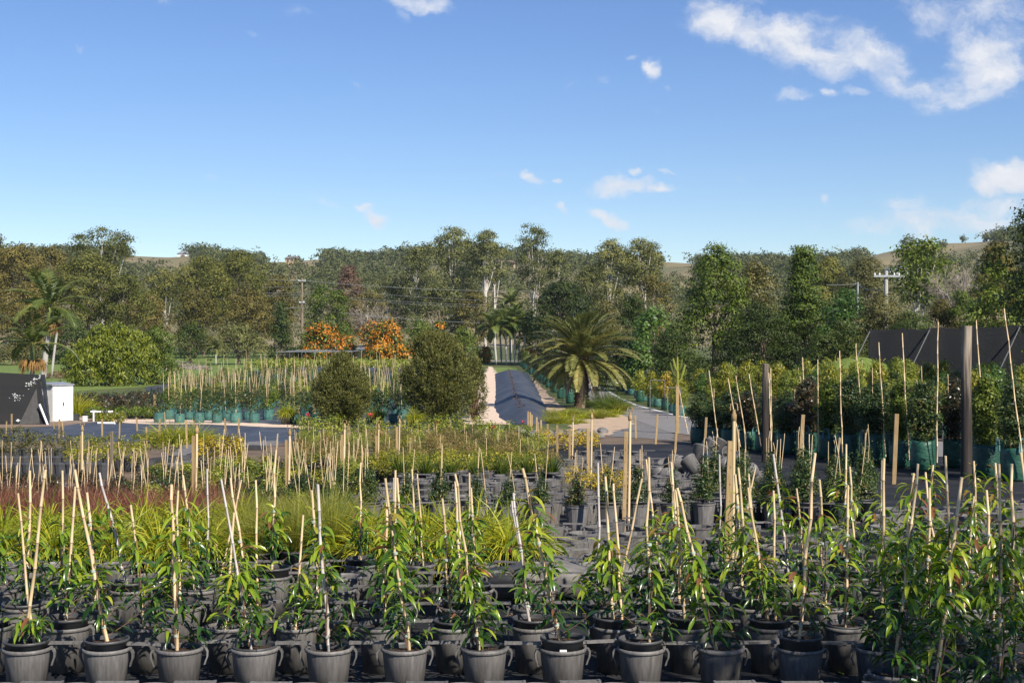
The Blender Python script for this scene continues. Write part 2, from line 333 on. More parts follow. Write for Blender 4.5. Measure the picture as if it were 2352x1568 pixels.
M['lime'] = leaf('lime_leaf', L3((.045,.072,.008), (.16,.19,.016), (.30,.31,.035)), .5, .28, .12)
M['olive'] = leaf('olive_leaf', L3((0.042,0.048,0.014), (0.112,0.109,0.028), (0.210,0.182,0.056)), .55, .2, .15)
M['heath'] = leaf('heath_leaf', L3((.030,.038,.008), (.085,.095,.020), (.20,.19,.045)), .6, .22, .12)
M['shrub'] = leaf('shrub_leaf', [(0, (.014,.030,.010)), (.45, (.042,.078,.020)), (.8, (.105,.135,.032)), (1, (.19,.12,.045))], .42, .25, .2, .35)
M['shrubred'] = leaf('bronze_shrub', [(0, (.014,.018,.010)), (.45, (.040,.048,.020)), (.75, (.095,.060,.028)), (1, (.16,.07,.03))], .35, .2, .2)
M['shruby'] = leaf('yellow_shrub', [(0, (.055,.075,.010)), (.4, (.16,.18,.02)), (.8, (.36,.33,.03)), (1, (.48,.36,.04))], .4, .3, .15)
M['gold'] = leaf('golden_leaf', [(0, (.13,.11,.012)), (.4, (.33,.25,.02)), (1, (.58,.43,.03))], .45, .28, .12)
M['nandina'] = leaf('feathery_leaf', [(0, (.075,.085,.02)), (.4, (.21,.185,.042)), (.75, (.33,.235,.08)), (1, (.38,.21,.09))], .6, .28, .2)
M['deep'] = leaf('deep_leaf', L3((.010,.020,.006), (.028,.046,.010), (.070,.088,.018)), .5, .15, .1, .2)
M['fresh'] = leaf('fresh_leaf', [(0, (.085,.115,.015)), (.5, (.22,.255,.032)), (1, (.42,.41,.07))], .5, .3, .2)
M['lomandra'] = leaf('yellow_blade', [(0, (.085,.12,.012)), (.35, (.20,.24,.018)), (.7, (.42,.41,.03)), (1, (.58,.50,.07))], .42, .32, .1)
M['finegrass'] = leaf('fine_blade', [(0, (.09,.12,.015)), (.5, (.22,.235,.028)), (1, (.40,.34,.07))], .5, .3, .1)
M['redgrass'] = leaf('red_blade', [(0, (.075,.026,.016)), (.5, (.185,.066,.040)), (1, (.33,.16,.085))], .6, .25, .15)
M['phoenix'] = leaf('date_palm_frond', [(0, (.040,.058,.018)), (.45, (.125,.145,.042)), (.8, (.25,.245,.072)), (1, (.40,.32,.12))], .38, .25, .05, .5)
M['deadfrond'] = leaf('dead_frond', L3((.16,.12,.08), (.32,.25,.18), (.48,.40,.31)), .8, .1, .05)
M['palm'] = leaf('palm_frond', [(0, (.032,.050,.012)), (.5, (.10,.135,.028)), (.85, (.20,.22,.05)), (1, (.28,.26,.07))], .4, .22, .12)
M['flowerorange'] = leaf('orange_bloom', [(0, (.045,.06,.015)), (.22, (.09,.10,.02)), (.3, (.50,.16,.015)), (.7, (.66,.25,.02)), (1, (.74,.36,.04))], .6, .25, .08)
M['purple'] = leaf('purple_leaf', L3((.012,.008,.012), (.030,.016,.026), (.08,.05,.06)), .45, .15, .1)
M['twig'] = surf('bare_twig', [(.3, (.20,.16,.13)), (.7, (.36,.31,.27))], 3)
M['seed'] = leaf('palm_seed', L3((.15,.08,.02), (.30,.17,.05), (.42,.26,.09)), .7, .1, .05)
M['redflower'] = leaf('red_flower', L3((.35,.02,.03), (.55,.04,.06), (.65,.1,.1)), .6, .2, .05)
M['forest'] = leaf('far_forest_leaf', L3((.034,.048,.017), (.085,.100,.034), (.15,.155,.058)), .7, .1, .1, .1)
M['hill'] = surf('dry_pasture', [(.3, (.11,.115,.05)), (.5, (.24,.195,.10)), (.75, (.31,.25,.145))], .012, 10, .95, .2, coord='Object')

# ------------------------------------------------------------------ ground
KN = [(-80, 0.0), (12, 0.0), (19, -.175), (30, -.525), (59, -1.275), (80, -1.775), (110, -1.875), (200, -1.925), (300, -1.2)]
KY = [k[0] for k in KN]; KZ = [k[1] for k in KN]
def gz(y): return float(np.interp(y, KY, KZ))
def gy(v):
    """how far off the ground lies that shows at photo row v"""
    t = (757-v)/FU; lo, hi = 3., 300.
    for _ in range(50):
        m = (lo+hi)/2
        if (gz(m)-CZ)/m < t: lo = m
        else: hi = m
    return lo
def gp(u, v): y = gy(v); return ((u-1176)/FU*y, y, gz(y))
def ux(u, y): return (u-1176)/FU*y
def vz(v, y): return CZ+(757-v)/FU*y
def sheet(name, poly, mat, off, make=True):
    """a flat sheet lying on the ground, cut where the ground changes slope"""
    V = []; F = []
    def clip(P, y, keep_above):
        o = []
        for i in range(len(P)):
            a, b = P[i], P[(i+1) % len(P)]; ia = (a[1] >= y) == keep_above; ib = (b[1] >= y) == keep_above
            if ia: o.append(a)
            if ia != ib: t = (y-a[1])/(b[1]-a[1]); o.append((a[0]+(b[0]-a[0])*t, y))
        return o
    for k in range(len(KY)-1):
        P = clip(clip(poly, KY[k], True), KY[k+1], False)
        if len(P) < 3: continue
        if sum(P[i][0]*P[(i+1) % len(P)][1]-P[(i+1) % len(P)][0]*P[i][1] for i in range(len(P))) < 0: P = P[::-1]
        F.append(list(range(len(V), len(V)+len(P)))); V += [(p[0], p[1], gz(p[1])+off) for p in P]
    me = bpy.data.meshes.new(name); me.from_pydata(V, [], F); me.materials.append(mat); me.validate(); me.update()
    return struct(name, me)
def pq(*uv): return [gp(u, v)[:2] for u, v in uv]
def wob(poly, amp, step, g=rng):
    o = []
    for i in range(len(poly)):
        a, b = np.array(poly[i]), np.array(poly[(i+1) % len(poly)]); n = max(1, int(np.linalg.norm(b-a)/step))
        for k in range(n): o.append(tuple(a+(b-a)*k/n+g.normal(size=2)*amp*(k > 0)))
    return o
gm = MB()
for i in range(len(KY)-1):
    gm.add([(-400, KY[i], KZ[i]), (400, KY[i], KZ[i]), (400, KY[i+1], KZ[i+1]), (-400, KY[i+1], KZ[i+1])], [(0, 1, 2, 3)])
struct('ground', gm.mesh('ground', M['grass']))
sheet('nursery_soil', [(-30, 6), (30, 6), (26, 40), (14, 46), (6, 47), (-1, 50), (-16, 50), (-32, 46)], M['soil'], .004)
sheet('weed_mat', [(-20, 2), (22, 2), (22, 20), (16, 34), (5.5, 41), (-.5, 40), (-3, 33), (-6.2, 32), (-7, 19), (-18, 19)], M['mat'], .008)
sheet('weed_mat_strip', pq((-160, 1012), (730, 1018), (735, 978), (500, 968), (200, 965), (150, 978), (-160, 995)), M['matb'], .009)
sheet('brown_gravel_patch', wob(pq((-200, 990), (150, 978), (300, 962), (205, 950), (-200, 950)), .15, .8), M['browngravel'], .012)
sheet('gravel_track', wob(pq((170, 962), (330, 974), (480, 975), (720, 985), (720, 979), (500, 967), (365, 962), (372, 935), (300, 948)), .12, .8), M['gravel'], .016)
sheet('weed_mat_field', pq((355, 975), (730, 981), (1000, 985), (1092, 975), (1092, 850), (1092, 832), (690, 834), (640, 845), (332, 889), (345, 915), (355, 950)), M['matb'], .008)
sheet('dirt_path', pq((-100, 1110), (330, 1110), (420, 1020), (640, 1012), (640, 1024), (520, 1030), (400, 1120), (-100, 1150)), M['bluemetal'], .013)
sheet('gravel_path', wob(pq((1060, 975), (1175, 975), (1160, 940), (1150, 900), (1142, 862), (1132, 842), (1122, 842), (1094, 900), (1084, 940)), .17, .8), M['gravel'], .020)
sheet('lawn_strip', pq((1128, 855), (1192, 855), (1186, 844), (1138, 844)), M['lawn'], .016)
sheet('lawn_field', pq((60, 905), (330, 888), (640, 844), (690, 832), (690, 812), (300, 812), (-100, 830), (-100, 905)), M['lawn'], .004)
sheet('sandy_strip', wob(pq((1258, 960), (1300, 940), (1235, 880), (1205, 856), (1192, 856), (1222, 900)), .12, 1.), M['sand'], .012)
for i, (u, v, w) in enumerate([(1228, 880, 14), (1243, 897, 18), (1262, 916, 20), (1275, 930, 14), (1236, 914, 12), (1215, 868, 12)]):
    x, y, z = gp(u, v); a = w*y/FU
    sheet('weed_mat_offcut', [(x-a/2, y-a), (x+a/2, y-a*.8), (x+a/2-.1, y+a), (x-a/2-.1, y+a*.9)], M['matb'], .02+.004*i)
ROAD_L = [(4.2, 240), (4.4, 170), (4.6, 110), (4.7, 88), (5.05, 60), (5.3, 48), (6.6, 41), (9, 36), (13, 33), (24, 30)]
ROAD_R = [(24, 35.5), (14.5, 39.5), (11, 43), (8.6, 50), (7.55, 64), (6.9, 88), (6.9, 110), (7.0, 170), (7.2, 240)]
sheet('road', ROAD_L+ROAD_R, M['asphalt'], .020)
RR = ROAD_R[1:-1]
sheet('road_edge_line', [(x-.10, y) for x, y in RR]+[(x-.26, y) for x, y in RR[::-1]], M['white'], .026)
sheet('grey_gravel_apron', wob(pq((1395, 1002), (1550, 1012), (1550, 984), (1460, 945), (1430, 955), (1400, 985)), .08, .7), M['bluemetal'], .014)
sheet('sand_patch', wob(pq((1290, 1000), (1400, 1000), (1455, 975), (1452, 955), (1400, 950), (1330, 965)), .10, .7), M['sand'], .017)
sheet('cross_road', [(-14, 196), (5, 196), (5, 203), (-14, 203)], M['asphalt'], .03)
# ------------------------------------------------------------------ hills and the far wood
RU = [-900, -300, 0, 150, 300, 420, 560, 650, 760, 850, 950, 1100, 1300, 1450, 1540, 1650, 1800, 1950, 2050, 2120, 2250, 2350, 2600, 3200]
RV = [600, 592, 585, 585, 592, 594, 602, 602, 594, 602, 590, 590, 602, 606, 604, 612, 612, 600, 576, 562, 558, 547, 535, 530]
YR = 900.
def hz(s, y):
    v = np.interp(1176+s*FU, RU, RV); zr = CZ+(757-v)/FU*YR
    t = np.clip((y-300)/(YR-300), 0, 1); k = t*t*(3-2*t)*.55+t*.45
    z = -1.2+(zr+1.2)*k+np.sin(s*31+y*.011)*3*t*(1-t)*4+np.sin(s*67-y*.021+1)*1.6*t*(1-t)*4
    return z-np.clip((y-YR)/500, 0, 1)*45
hs = np.linspace(-.62, .62, 125); hy = np.concatenate([np.linspace(300, 900, 40), np.linspace(930, 1500, 12)])
SS, YY = np.meshgrid(hs, hy); ZZ = hz(SS, YY)
hm = MB(); nn_ = len(hs)
ii = (np.arange(len(hy)-1)[:, None]*nn_+np.arange(nn_-1)[None]).ravel()
hm.add(np.stack([SS*YY, YY, ZZ], -1).reshape(-1, 3), np.stack([ii, ii+1, ii+nn_+1, ii+nn_], -1))
struct('hills', hm.mesh('hills', M['hill'], True))
MEAD = [(290, 440, 588, 622), (600, 745, 596, 616), (690, 800, 606, 616), (1165, 1270, 612, 650), (1515, 1600, 596, 650), (1985, 2085, 570, 640), (2090, 2330, 555, 600), (1090, 1170, 596, 606)]
def meadow(u, v):
    return any(a < u < b and c < v < d for a, b, c, d in MEAD)
fm = MB(); cnt = 0; g = np.random.default_rng(3)
for k in range(7500):
    s = g.uniform(-.42, .42); y = 330+600*g.random()**.75; u = 1176+s*FU; z = hz(s, y); v = 757-(z-CZ)/y*FU
    if meadow(u, v) and g.random() > .02: continue
    dens = .5+.5*math.sin(s*23+y*.013)*math.sin(s*41-y*.017)
    if y < 870 and g.random() > .6+.4*dens: continue
    if y > 860 and g.random() > .75+.25*math.sin(s*57)*math.sin(s*23+1): continue
    r = g.uniform(2.0, 4.6)*(.7+.3*y/900); h = r*g.uniform(1.1, 1.8)
    bl = [(s*y, y, z+h*.62, r, r, h*.55), (s*y+g.normal()*r*.6, y, z+h*.45, r*.7, r*.7, h*.4), (s*y+g.normal()*r*.6, y, z+h*.5, r*.7, r*.7, h*.4)]
    L_ = 4.6*y/FU
    clumps(fm, bl, 14, 6, r*.32, L_, .75, shell=.8, upb=.4, g=g, rlo=.15, rhi=.85, rough=.5); cnt += 1
tag(put(bpy.data.objects.new('hillside_wood', fm.mesh('hillside_wood', M['forest']))), 'hazy green wood covering the distant hills below the skyline', 'wood', kind='stuff')

def house(u, v, y, w, h, mat, roofmat, label):
    s = (u-1176)/FU; z = float(hz(s, y)); x = s*y; v0 = 757-(z-CZ)/y*FU
    z = CZ+(757-v)/FU*y-h if abs(v0-v) < 40 else z
    a = MB(); a.box((0, 0, h/2-4), (w, w*.7, h+8)); b = MB(); q = w/2+.6; e = w*.35+.6
    b.add([(-q, -e, h), (q, -e, h), (q, e, h), (-q, e, h), (-q*.6, 0, h+w*.18), (q*.6, 0, h+w*.18)], [(0, 1, 5, 4), (2, 3, 4, 5)])
    b.add([(-q, -e, h), (q, -e, h), (q, e, h), (-q, e, h), (-q*.6, 0, h+w*.18), (q*.6, 0, h+w*.18)], [(1, 2, 5), (3, 0, 4)])
    ws = []
    for i in (-.3, 0, .3): wn = MB(); wn.box((i*w, -w*.35-.02, h*.55), (w*.16, .1, h*.4)); ws.append(('window', wn.mesh('window', M['pot'])))
    thing('hill_house', label, 'house', (x, y, z), [('wall', a.mesh('wall', mat)), ('roof', b.mesh('roof', roofmat))]+ws)
house(1163, 605, 640, 8, 2.4, M['sand'], M['soil'], 'tan house with brown roof below the tall trees on the middle hill')
house(443, 584, 860, 16, 3.5, M['white'], M['metal'], 'small white house on the left skyline beside dry pasture')
house(672, 594, 850, 8, 2.5, M['sand'], M['bluemetal'], 'tan house on the ridge by two tiny palms')
house(2062, 620, 520, 7, 3.5, M['white'], M['metal'], 'white house with grey roof high on the right hill')
house(1453, 630, 700, 14, 4, M['white'], M['white'], 'white farmhouse half hidden by gums at the foot of the hill')

# ------------------------------------------------------------------ trees
def far(Y, u): return min(292., Y*1.42) if Y >= 120 and u < 1345 else Y
def tree(name, label, u, vt, w, Y, mat, kind='dome', bark='bark', t0=.1, n=20, ls=4.4, cov=.23, br=(.13, .21), cat='tree', asp=.55, droop=.1, seed=None, lean=0., sq=.75, nl=16, group=None, base=None, sub=1.0):
    Y = far(Y, u) if base is None else Y
    g = np.random.default_rng(seed if seed is not None else int(u*7+vt)); x = ux(u, Y); z0 = gz(Y) if base is None else base
    if bark == 'palebark': cov *= .72
    H = vz(vt, Y)-z0; Wd = w*1.08/FU*Y; px = Y/FU; L = ls*px
    bl = []; ga = g.uniform(0, 6.3)
    for i in range(n):
        tt = t0+(1-t0)*((i+.5)/n)**(.85 if kind == 'euc' else 1.)
        q = (tt-t0)/(1-t0)
        if kind == 'euc': e = math.sqrt(max(.05, 1-((q-.42)/.60)**2)) if q > .42 else .62+.38*q/.42
        elif kind == 'dome': e = math.sqrt(max(.06, 1-q**2.2))
        elif kind == 'ball': e = math.sqrt(max(.08, 1-(2*q-1)**2))
        elif kind == 'col': e = .62+.38*math.sin(math.pi*q)
        elif kind == 'cone': e = max(.12, 1-q*.9)
        elif kind == 'umb': e = (.35+.65*(q/.55)**.7) if q < .55 else math.sqrt(max(.08, 1-((q-.55)/.48)**2))
        else: e = 1-.6*q
        r = Wd*g.uniform(*br); r = min(r, Wd*.5*max(e, .25)); a = ga+i*2.4+g.normal()*.3
        rad = max(0, Wd/2*e-r*.75)*math.sqrt(g.uniform(.5, 1.)); zc = H*tt-r*sq*q
        bl.append((math.cos(a)*rad+lean*tt*Wd, math.sin(a)*rad*.85, zc, r, r, r*sq*g.uniform(.75, 1.1)))
    cm = MB(); nleaf = int(cov*w*(H/px)*(1-t0*.6)*(6.5/ls)**2*sub); ncl = max(20, nleaf//nl)
    clumps(cm, bl, ncl, nl, L*2.3, L, asp, droop, g=g, upb=.45, rough=.42, flat=.55, rlo=.25, rhi=.8)
    tm = MB(); r0 = max(.03*H**.8, .035*Wd)*(.7 if kind == 'euc' else .8); top = H*(.8 if kind in ('euc', 'umb') else .6)
    zz = np.linspace(-.05, top, 8); bx = np.cumsum(g.normal(size=8))*Wd*.012+lean*Wd*zz/H; by = np.cumsum(g.normal(size=8))*Wd*.01
    tp = np.stack([bx-bx[0], by-by[0], zz], 1); tm.tube(tp, np.linspace(r0, r0*.3, 8), 7)
    for b in sorted(bl, key=lambda b: -b[3])[:min(n, 11)]:
        k = g.integers(2, 6); s0 = tp[k]; e1 = np.array(b[:3]); mid = (s0+e1)/2+np.array((0, 0, .04*H)); mid[:2] = s0[:2]*.4+e1[:2]*.6
        tm.tube([s0, (s0*.55+mid*.45)+g.normal(size=3)*.015*Wd, mid, e1], [r0*.5, r0*.36, r0*.25, r0*.1], 5, cap=False)
    return thing(name, label, cat, (x, Y, z0), [('trunk', tm.mesh('trunk', M[bark], True)), ('crown', cm.mesh('crown', M[mat]))], group=group)
T = tree
# left gums
T('gum_tree', 'brownish gum tree filling the left edge of the treeline', 40, 556, 200, 150, 'euc_brown', 'euc', t0=.3, n=22)
T('gum_tree', 'olive gum at far left rising above its neighbours at the frame edge', -15, 535, 90, 165, 'euc_brown', 'euc', t0=.35)
T('gum_tree', 'brown gum with bare forked limbs behind the tall palm', 118, 560, 110, 158, 'euc_brown', 'euc', t0=.3, bark='palebark')
T('gum_tree', 'tallest gum of the left treeline with open umbrella crown', 236, 518, 150, 185, 'euc', 'umb', t0=.62, n=15, br=(.13, .2), cov=.2, bark='palebark')
T('gum_tree', 'broad olive gum with red-brown forked trunk behind the bright bamboo', 205, 577, 190, 150, 'euc', 'euc', t0=.33, n=20)
T('gum_tree', 'rounded olive gum right of the red-trunked one', 292, 622, 130, 148, 'euc', 'euc', t0=.25, n=18)
T('gum_tree', 'thin gum with bare straight trunk and flat top against the pasture', 378, 612, 100, 190, 'euc', 'umb', t0=.6, n=9, br=(.16, .24), bark='palebark')
T('gum_tree', 'wide domed gum left of the power pole, left half of the pair', 468, 580, 150, 160, 'euc', 'euc', t0=.33, n=20, br=(.14, .22))
T('gum_tree', 'wide domed gum left of the power pole, right half of the pair', 548, 571, 165, 165, 'euc', 'euc', t0=.33, n=20, br=(.14, .22))
T('gum_tree', 'short dark gum close to the left of the power pole', 640, 628, 90, 155, 'euc_brown', 'euc', t0=.2)
T('gum_tree', 'low brown gum under the wide domed pair', 450, 655, 130, 150, 'euc_brown', 'euc', t0=.15)
T('gum_tree', 'low dark gum below the right domed gum', 570, 660, 140, 150, 'euc_brown', 'euc', t0=.12)
T('gum_tree', 'dull gum between the bamboo and the thin bare gum', 335, 668, 130, 155, 'euc_brown', 'euc', t0=.1)
T('gum_tree', 'shadowed gum low behind the tall palm', 70, 640, 150, 140, 'euc_brown', 'euc', t0=.05)
# middle gums
T('shade_tree', 'leafy green tree right of the power pole above orange vines', 757, 648, 105, 150, 'mid', 'col', t0=.15)
T('rusty_tree', 'rust-brown tree standing behind the leafy green one', 800, 605, 95, 215, 'rust', 'dome', t0=.2)
T('gum_tree', 'grey-green gum over the right orange vine mound', 890, 630, 130, 205, 'euc_grey', 'euc', t0=.2, bark='palebark')
T('gum_tree', 'brownish gum with pale sticks between rusty tree and middle gums', 845, 662, 110, 190, 'euc_brown', 'euc', t0=.15, bark='palebark')
T('gum_tree', 'sloping-shouldered grey gum left of the middle group', 958, 560, 95, 200, 'euc_grey', 'euc', t0=.3, bark='palebark', br=(.14, .22))
T('gum_tree', 'dense tall grey-green gum, highest of the middle group', 1040, 514, 135, 190, 'euc_grey', 'euc', t0=.3, n=22, bark='palebark', br=(.13, .2))
T('gum_tree', 'gum with white forked trunk and flat top right of the densest gum', 1115, 524, 85, 185, 'euc_grey', 'umb', t0=.6, n=11, bark='palebark', br=(.15, .24))
T('gum_tree', 'wispy gum with thin side crown beside the white forked trunk', 1136, 550, 60, 195, 'euc_grey', 'umb', t0=.6, n=6, bark='palebark')
T('gum_tree', 'low grey gum in front of the middle group', 1010, 640, 150, 175, 'euc_grey', 'euc', t0=.12, n=18)
T('gum_tree', 'low brownish gum left of the palm cluster', 1090, 660, 110, 170, 'euc_brown', 'euc', t0=.12)
T('gum_tree', 'tall narrow gum standing alone on the skyline', 1226, 505, 78, 200, 'euc_grey', 'col', t0=.45, n=16, bark='palebark', br=(.2, .3))
T('gum_tree', 'smaller grey gum tucked right of the lone narrow gum', 1282, 568, 70, 210, 'euc_grey', 'euc', t0=.3, bark='palebark')
T('gum_tree', 'left gum of the pair with white trunks right of the dome tree', 1405, 545, 115, 190, 'euc_grey', 'euc', t0=.35, n=18, bark='palebark', br=(.14, .22))
T('gum_tree', 'right gum of the white-trunked pair with spreading top', 1480, 542, 110, 190, 'euc_grey', 'umb', t0=.62, n=12, bark='palebark', br=(.14, .22))
T('gum_tree', 'brown-tinged gum below the spreading white-trunked one', 1500, 625, 110, 180, 'euc_brown', 'euc', t0=.2, bark='palebark')
T('gum_tree', 'faded gum between the white-trunked pair and dome tree', 1350, 610, 90, 205, 'euc_grey', 'euc', t0=.2)
# middle bushes
T('dome_tree', 'dark glossy tree with a smooth dome crown behind the date palm', 1292, 635, 182, 121, 'deep', 'dome', t0=.3, n=40, br=(.13, .18), ls=5)
T('bushy_tree', 'yellowish bushy tree right of the dark dome tree', 1392, 685, 90, 118, 'olive', 'dome', t0=.15)
T('bushy_tree', 'dark olive bushy tree below the white-trunked gums', 1455, 668, 110, 122, 'dark', 'dome', t0=.2)
T('magnolia_tree', 'glossy light-green broadleaf tree right of the date palm', 1500, 700, 150, 98, 'bright', 'dome', t0=.22, n=22, ls=8)
T('bushy_tree', 'shadowy understorey tree behind the date palm fronds', 1420, 760, 140, 100, 'dark', 'dome', t0=.02)
T('bushy_tree', 'dark shrubby tree low under the glossy broadleaf', 1555, 735, 140, 92, 'dark', 'dome', t0=.02)
T('fan_palm', 'small palm poking between gums and big right trees', 1560, 665, 44, 110, 'palm', 'umb', t0=.75, n=6) if False else None
# right trees
T('broadleaf_tree', 'big rounded leafy tree, left of the two large right trees', 1645, 553, 205, 100, 'mid', 'dome', t0=.04, n=44, br=(.12, .18), ls=6)
T('broadleaf_tree', 'yellowing half-bare side of foliage right of the big rounded tree', 1735, 590, 160, 102, 'olive', 'dome', t0=.05, n=36, br=(.13, .2), ls=6)
T('tiered_tree', 'layered dark-green tree with tufted top, right of the yellowing one', 1845, 556, 205, 96, 'mid', 'cone', t0=.05, n=44, br=(.12, .17), ls=6, sq=.45)
T('broadleaf_tree', 'low leafy tree filling the gap under the two large right trees', 1745, 690, 230, 94, 'dark', 'dome', t0=.02, n=34)
T('broadleaf_tree', 'drooping pale-green tree left of the wooden power pole', 1945, 655, 160, 92, 'bright', 'dome', t0=.1, ls=7.5)
T('acacia_tree', 'olive wattle mound on the slope behind the power pole', 1990, 578, 180, 175, 'olive', 'dome', t0=.1, n=24)
T('acacia_tree', 'grey-green wattle mound left of the olive one on the slope', 1905, 585, 150, 185, 'euc', 'dome', t0=.1)
T('bushy_tree', 'dense brownish hedge-like tree under the wooden power pole', 2030, 668, 210, 88, 'olive', 'dome', t0=.05, n=24)
T('bushy_tree', 'dark dense bush left of the black mesh enclosure', 1925, 725, 200, 86, 'dark', 'dome', t0=.02, n=18)
T('bushy_tree', 'dark shrubby mass directly behind the black mesh', 2090, 705, 230, 84, 'dark', 'dome', t0=.02, n=18)
T('gum_tree', 'green-crowned tree with white trunk beside the bare grey tree', 2112, 538, 150, 112, 'mid', 'umb', t0=.55, n=13, bark='palebark', ls=7.5, br=(.15, .23))
T('bushy_tree', 'rusty bush at the foot of the bare grey tree', 2165, 680, 130, 92, 'euc_brown', 'dome', t0=.02)
T('bushy_tree', 'upright green tree right of the bare grey tree', 2220, 660, 90, 90, 'mid', 'col', t0=.02)
T('broadleaf_tree', 'brown-topped tree near the right edge of the frame', 2288, 548, 150, 100, 'euc_brown', 'dome', t0=.2, n=22)
T('broadleaf_tree', 'yellow-green tall tree close to the right edge', 2300, 600, 160, 84, 'mid', 'col', t0=.05, n=24, ls=7.5)
T('fig_tree', 'dark overhanging tree cut by the right edge of the photo', 2500, 385, 430, 52, 'dark', 'ball', t0=.3, n=30, ls=9, br=(.14, .2), cov=.2)
T('hill_tree', 'dark rounded tree on the right skyline behind everything', 2300, 528, 80, 420, 'forest', 'dome', t0=.0, ls=5, base=float(hz((2300-1176)/FU, 420.)))
# lower left trees
T('mango_tree', 'dark dense tree behind the white palm trunk', 165, 725, 120, 128, 'dark', 'dome', t0=.02, n=22)
T('bushy_tree', 'dark green bush left of the palms at the frame edge', 30, 760, 130, 125, 'olive', 'dome', t0=.0)
T('weeping_tree', 'dark weeping tree close on the right of the bright bamboo', 362, 742, 110, 114, 'mid', 'dome', t0=.08, droop=.8)
T('bushy_tree', 'dark glossy tree between the weeping tree and grey-green one', 440, 738, 110, 132, 'dark', 'dome', t0=.15)
T('wattle_tree', 'rounded grey-green tree with visible forked trunk over the lawn', 548, 738, 140, 126, 'euc_grey', 'dome', t0=.25, n=26, ls=5)
T('bushy_tree', 'dark conifer-like tree left of the pole foot', 645, 690, 80, 140, 'dark', 'cone', t0=.0)
T('bushy_tree', 'green bush behind the left orange vine', 715, 745, 90, 138, 'mid', 'dome', t0=.0)
T('bushy_tree', 'green palm-like shrub between the two orange vine mounds', 785, 745, 80, 142, 'mid', 'dome', t0=.0)
T('bushy_tree', 'green tree with orange flower clump right of the orange vines', 965, 730, 100, 142, 'mid', 'dome', t0=.0)
T('purple_bush', 'dark purple-leaved bush right of the orange vine mounds', 985, 765, 65, 136, 'purple', 'dome', t0=.0, cat='bush')
T('bushy_tree', 'round dark-green tree left of the far road end', 1065, 750, 80, 135, 'mid', 'dome', t0=.05)
T('bushy_tree', 'dark tree behind the palm cluster, left of the dome tree', 1240, 720, 90, 128, 'dark', 'dome', t0=.0)
# bamboo with arching plumes
def bamboo():
    u, Y, vt, w = 262, 112, 740, 176; x = ux(u, Y); z0 = gz(Y); H = vz(vt, Y)-z0; Wd = w/FU*Y; g = np.random.default_rng(5)
    cm = MB(); tm = MB()
    for i in range(95):
        a = g.uniform(0, 6.28); sp = Wd/2*math.sqrt(g.random())*1.05; hh = H*(1-.42*(sp/(Wd/2))**2)*g.uniform(.72, 1.0)
        P = []; 
        for t in np.linspace(0, 1, 8): P.append((math.cos(a)*(sp*t**1.6+.3), math.sin(a)*(sp*t**1.6+.3), hh*(1-(1-t)**1.7)))
        P = np.array(P); tm.tube(P[:6], np.linspace(.05, .02, 6), 4, cap=False)
        bl = [(p[0], p[1], p[2]*.98, .55, .55, .40) for p in P[3:]]+[(P[-1][0]*1.06, P[-1][1]*1.06, P[-1][2]-.35, .5, .5, .45)]
        if sp > Wd*.3: bl += [(P[-1][0]*1.08, P[-1][1]*1.08, P[-1][2]-k, .5, .5, .5) for k in (.8, 1.4, 2.0, 2.6, 3.1) if P[-1][2]-k > .2]
        clumps(cm, bl, 36, 9, .26, .28, .34, .9, shell=.5, g=g, rb=.06*(g.random()-.3))
    thing('bamboo_clump', 'big bright yellow-green bamboo clump on the lawn', 'bamboo', (x, Y, z0), [('culms', tm.mesh('culms', M['bamboo'])), ('foliage', cm.mesh('foliage', M['lime']))])
bamboo()
def baretree(u, vt, w, Y, vb, label, seed):
    Y = far(Y, u); g = np.random.default_rng(seed); x = ux(u, Y); z0 = gz(Y); H = vz(vt, Y)-z0; Wd = w/FU*Y; hb = max(.2, (vz(vb, Y)-z0))
    tm = MB(); bm = MB()
    tm.tube([(0, 0, 0), (Wd*.02, 0, hb*.6), (0, 0, hb)], [.16, .13, .11], 6)
    def grow(p, d, l, r, k):
        q = p+d*l*.5+g.normal(size=3)*.05*l; e = q+nrm(d+g.normal(size=3)*.18)*l*.5
        bm.tube([p, q, e], [r, r*.8, r*.6], 4 if k > 1 else 3, cap=False)
        if k == 0: return
        for i in range(3 if k > 1 else 4):
            nd_ = nrm(d+g.normal(size=3)*np.array((.55, .4, .45))+np.array((0, 0, .12))); grow(e if i else q, nd_, l*g.uniform(.6, .85), r*.58, k-1)
    for i in range(9):
        a = i*.7+g.random(); d = nrm(np.array((math.cos(a)*.55, math.sin(a)*.35, 1.))); grow(np.array((0, 0, hb*g.uniform(.6, 1.))), d, (H-hb)*.36*g.uniform(.8, 1.1), .085, 4)
    thing('bare_tree', label, 'tree', (x, Y, z0), [('trunk', tm.mesh('trunk', M['twig'])), ('branches', bm.mesh('branches', M['twig']))])
baretree(2190, 578, 130, 108, 690, 'leafless grey tree with a haze of fine twigs on the right', 4)
baretree(855, 685, 70, 165, 790, 'bare white-branched tree behind the right orange vine mound', 8)
0 and baretree(1715, 640, 60, 93, 740, 'bare grey branches showing inside the yellowing right tree', 9)

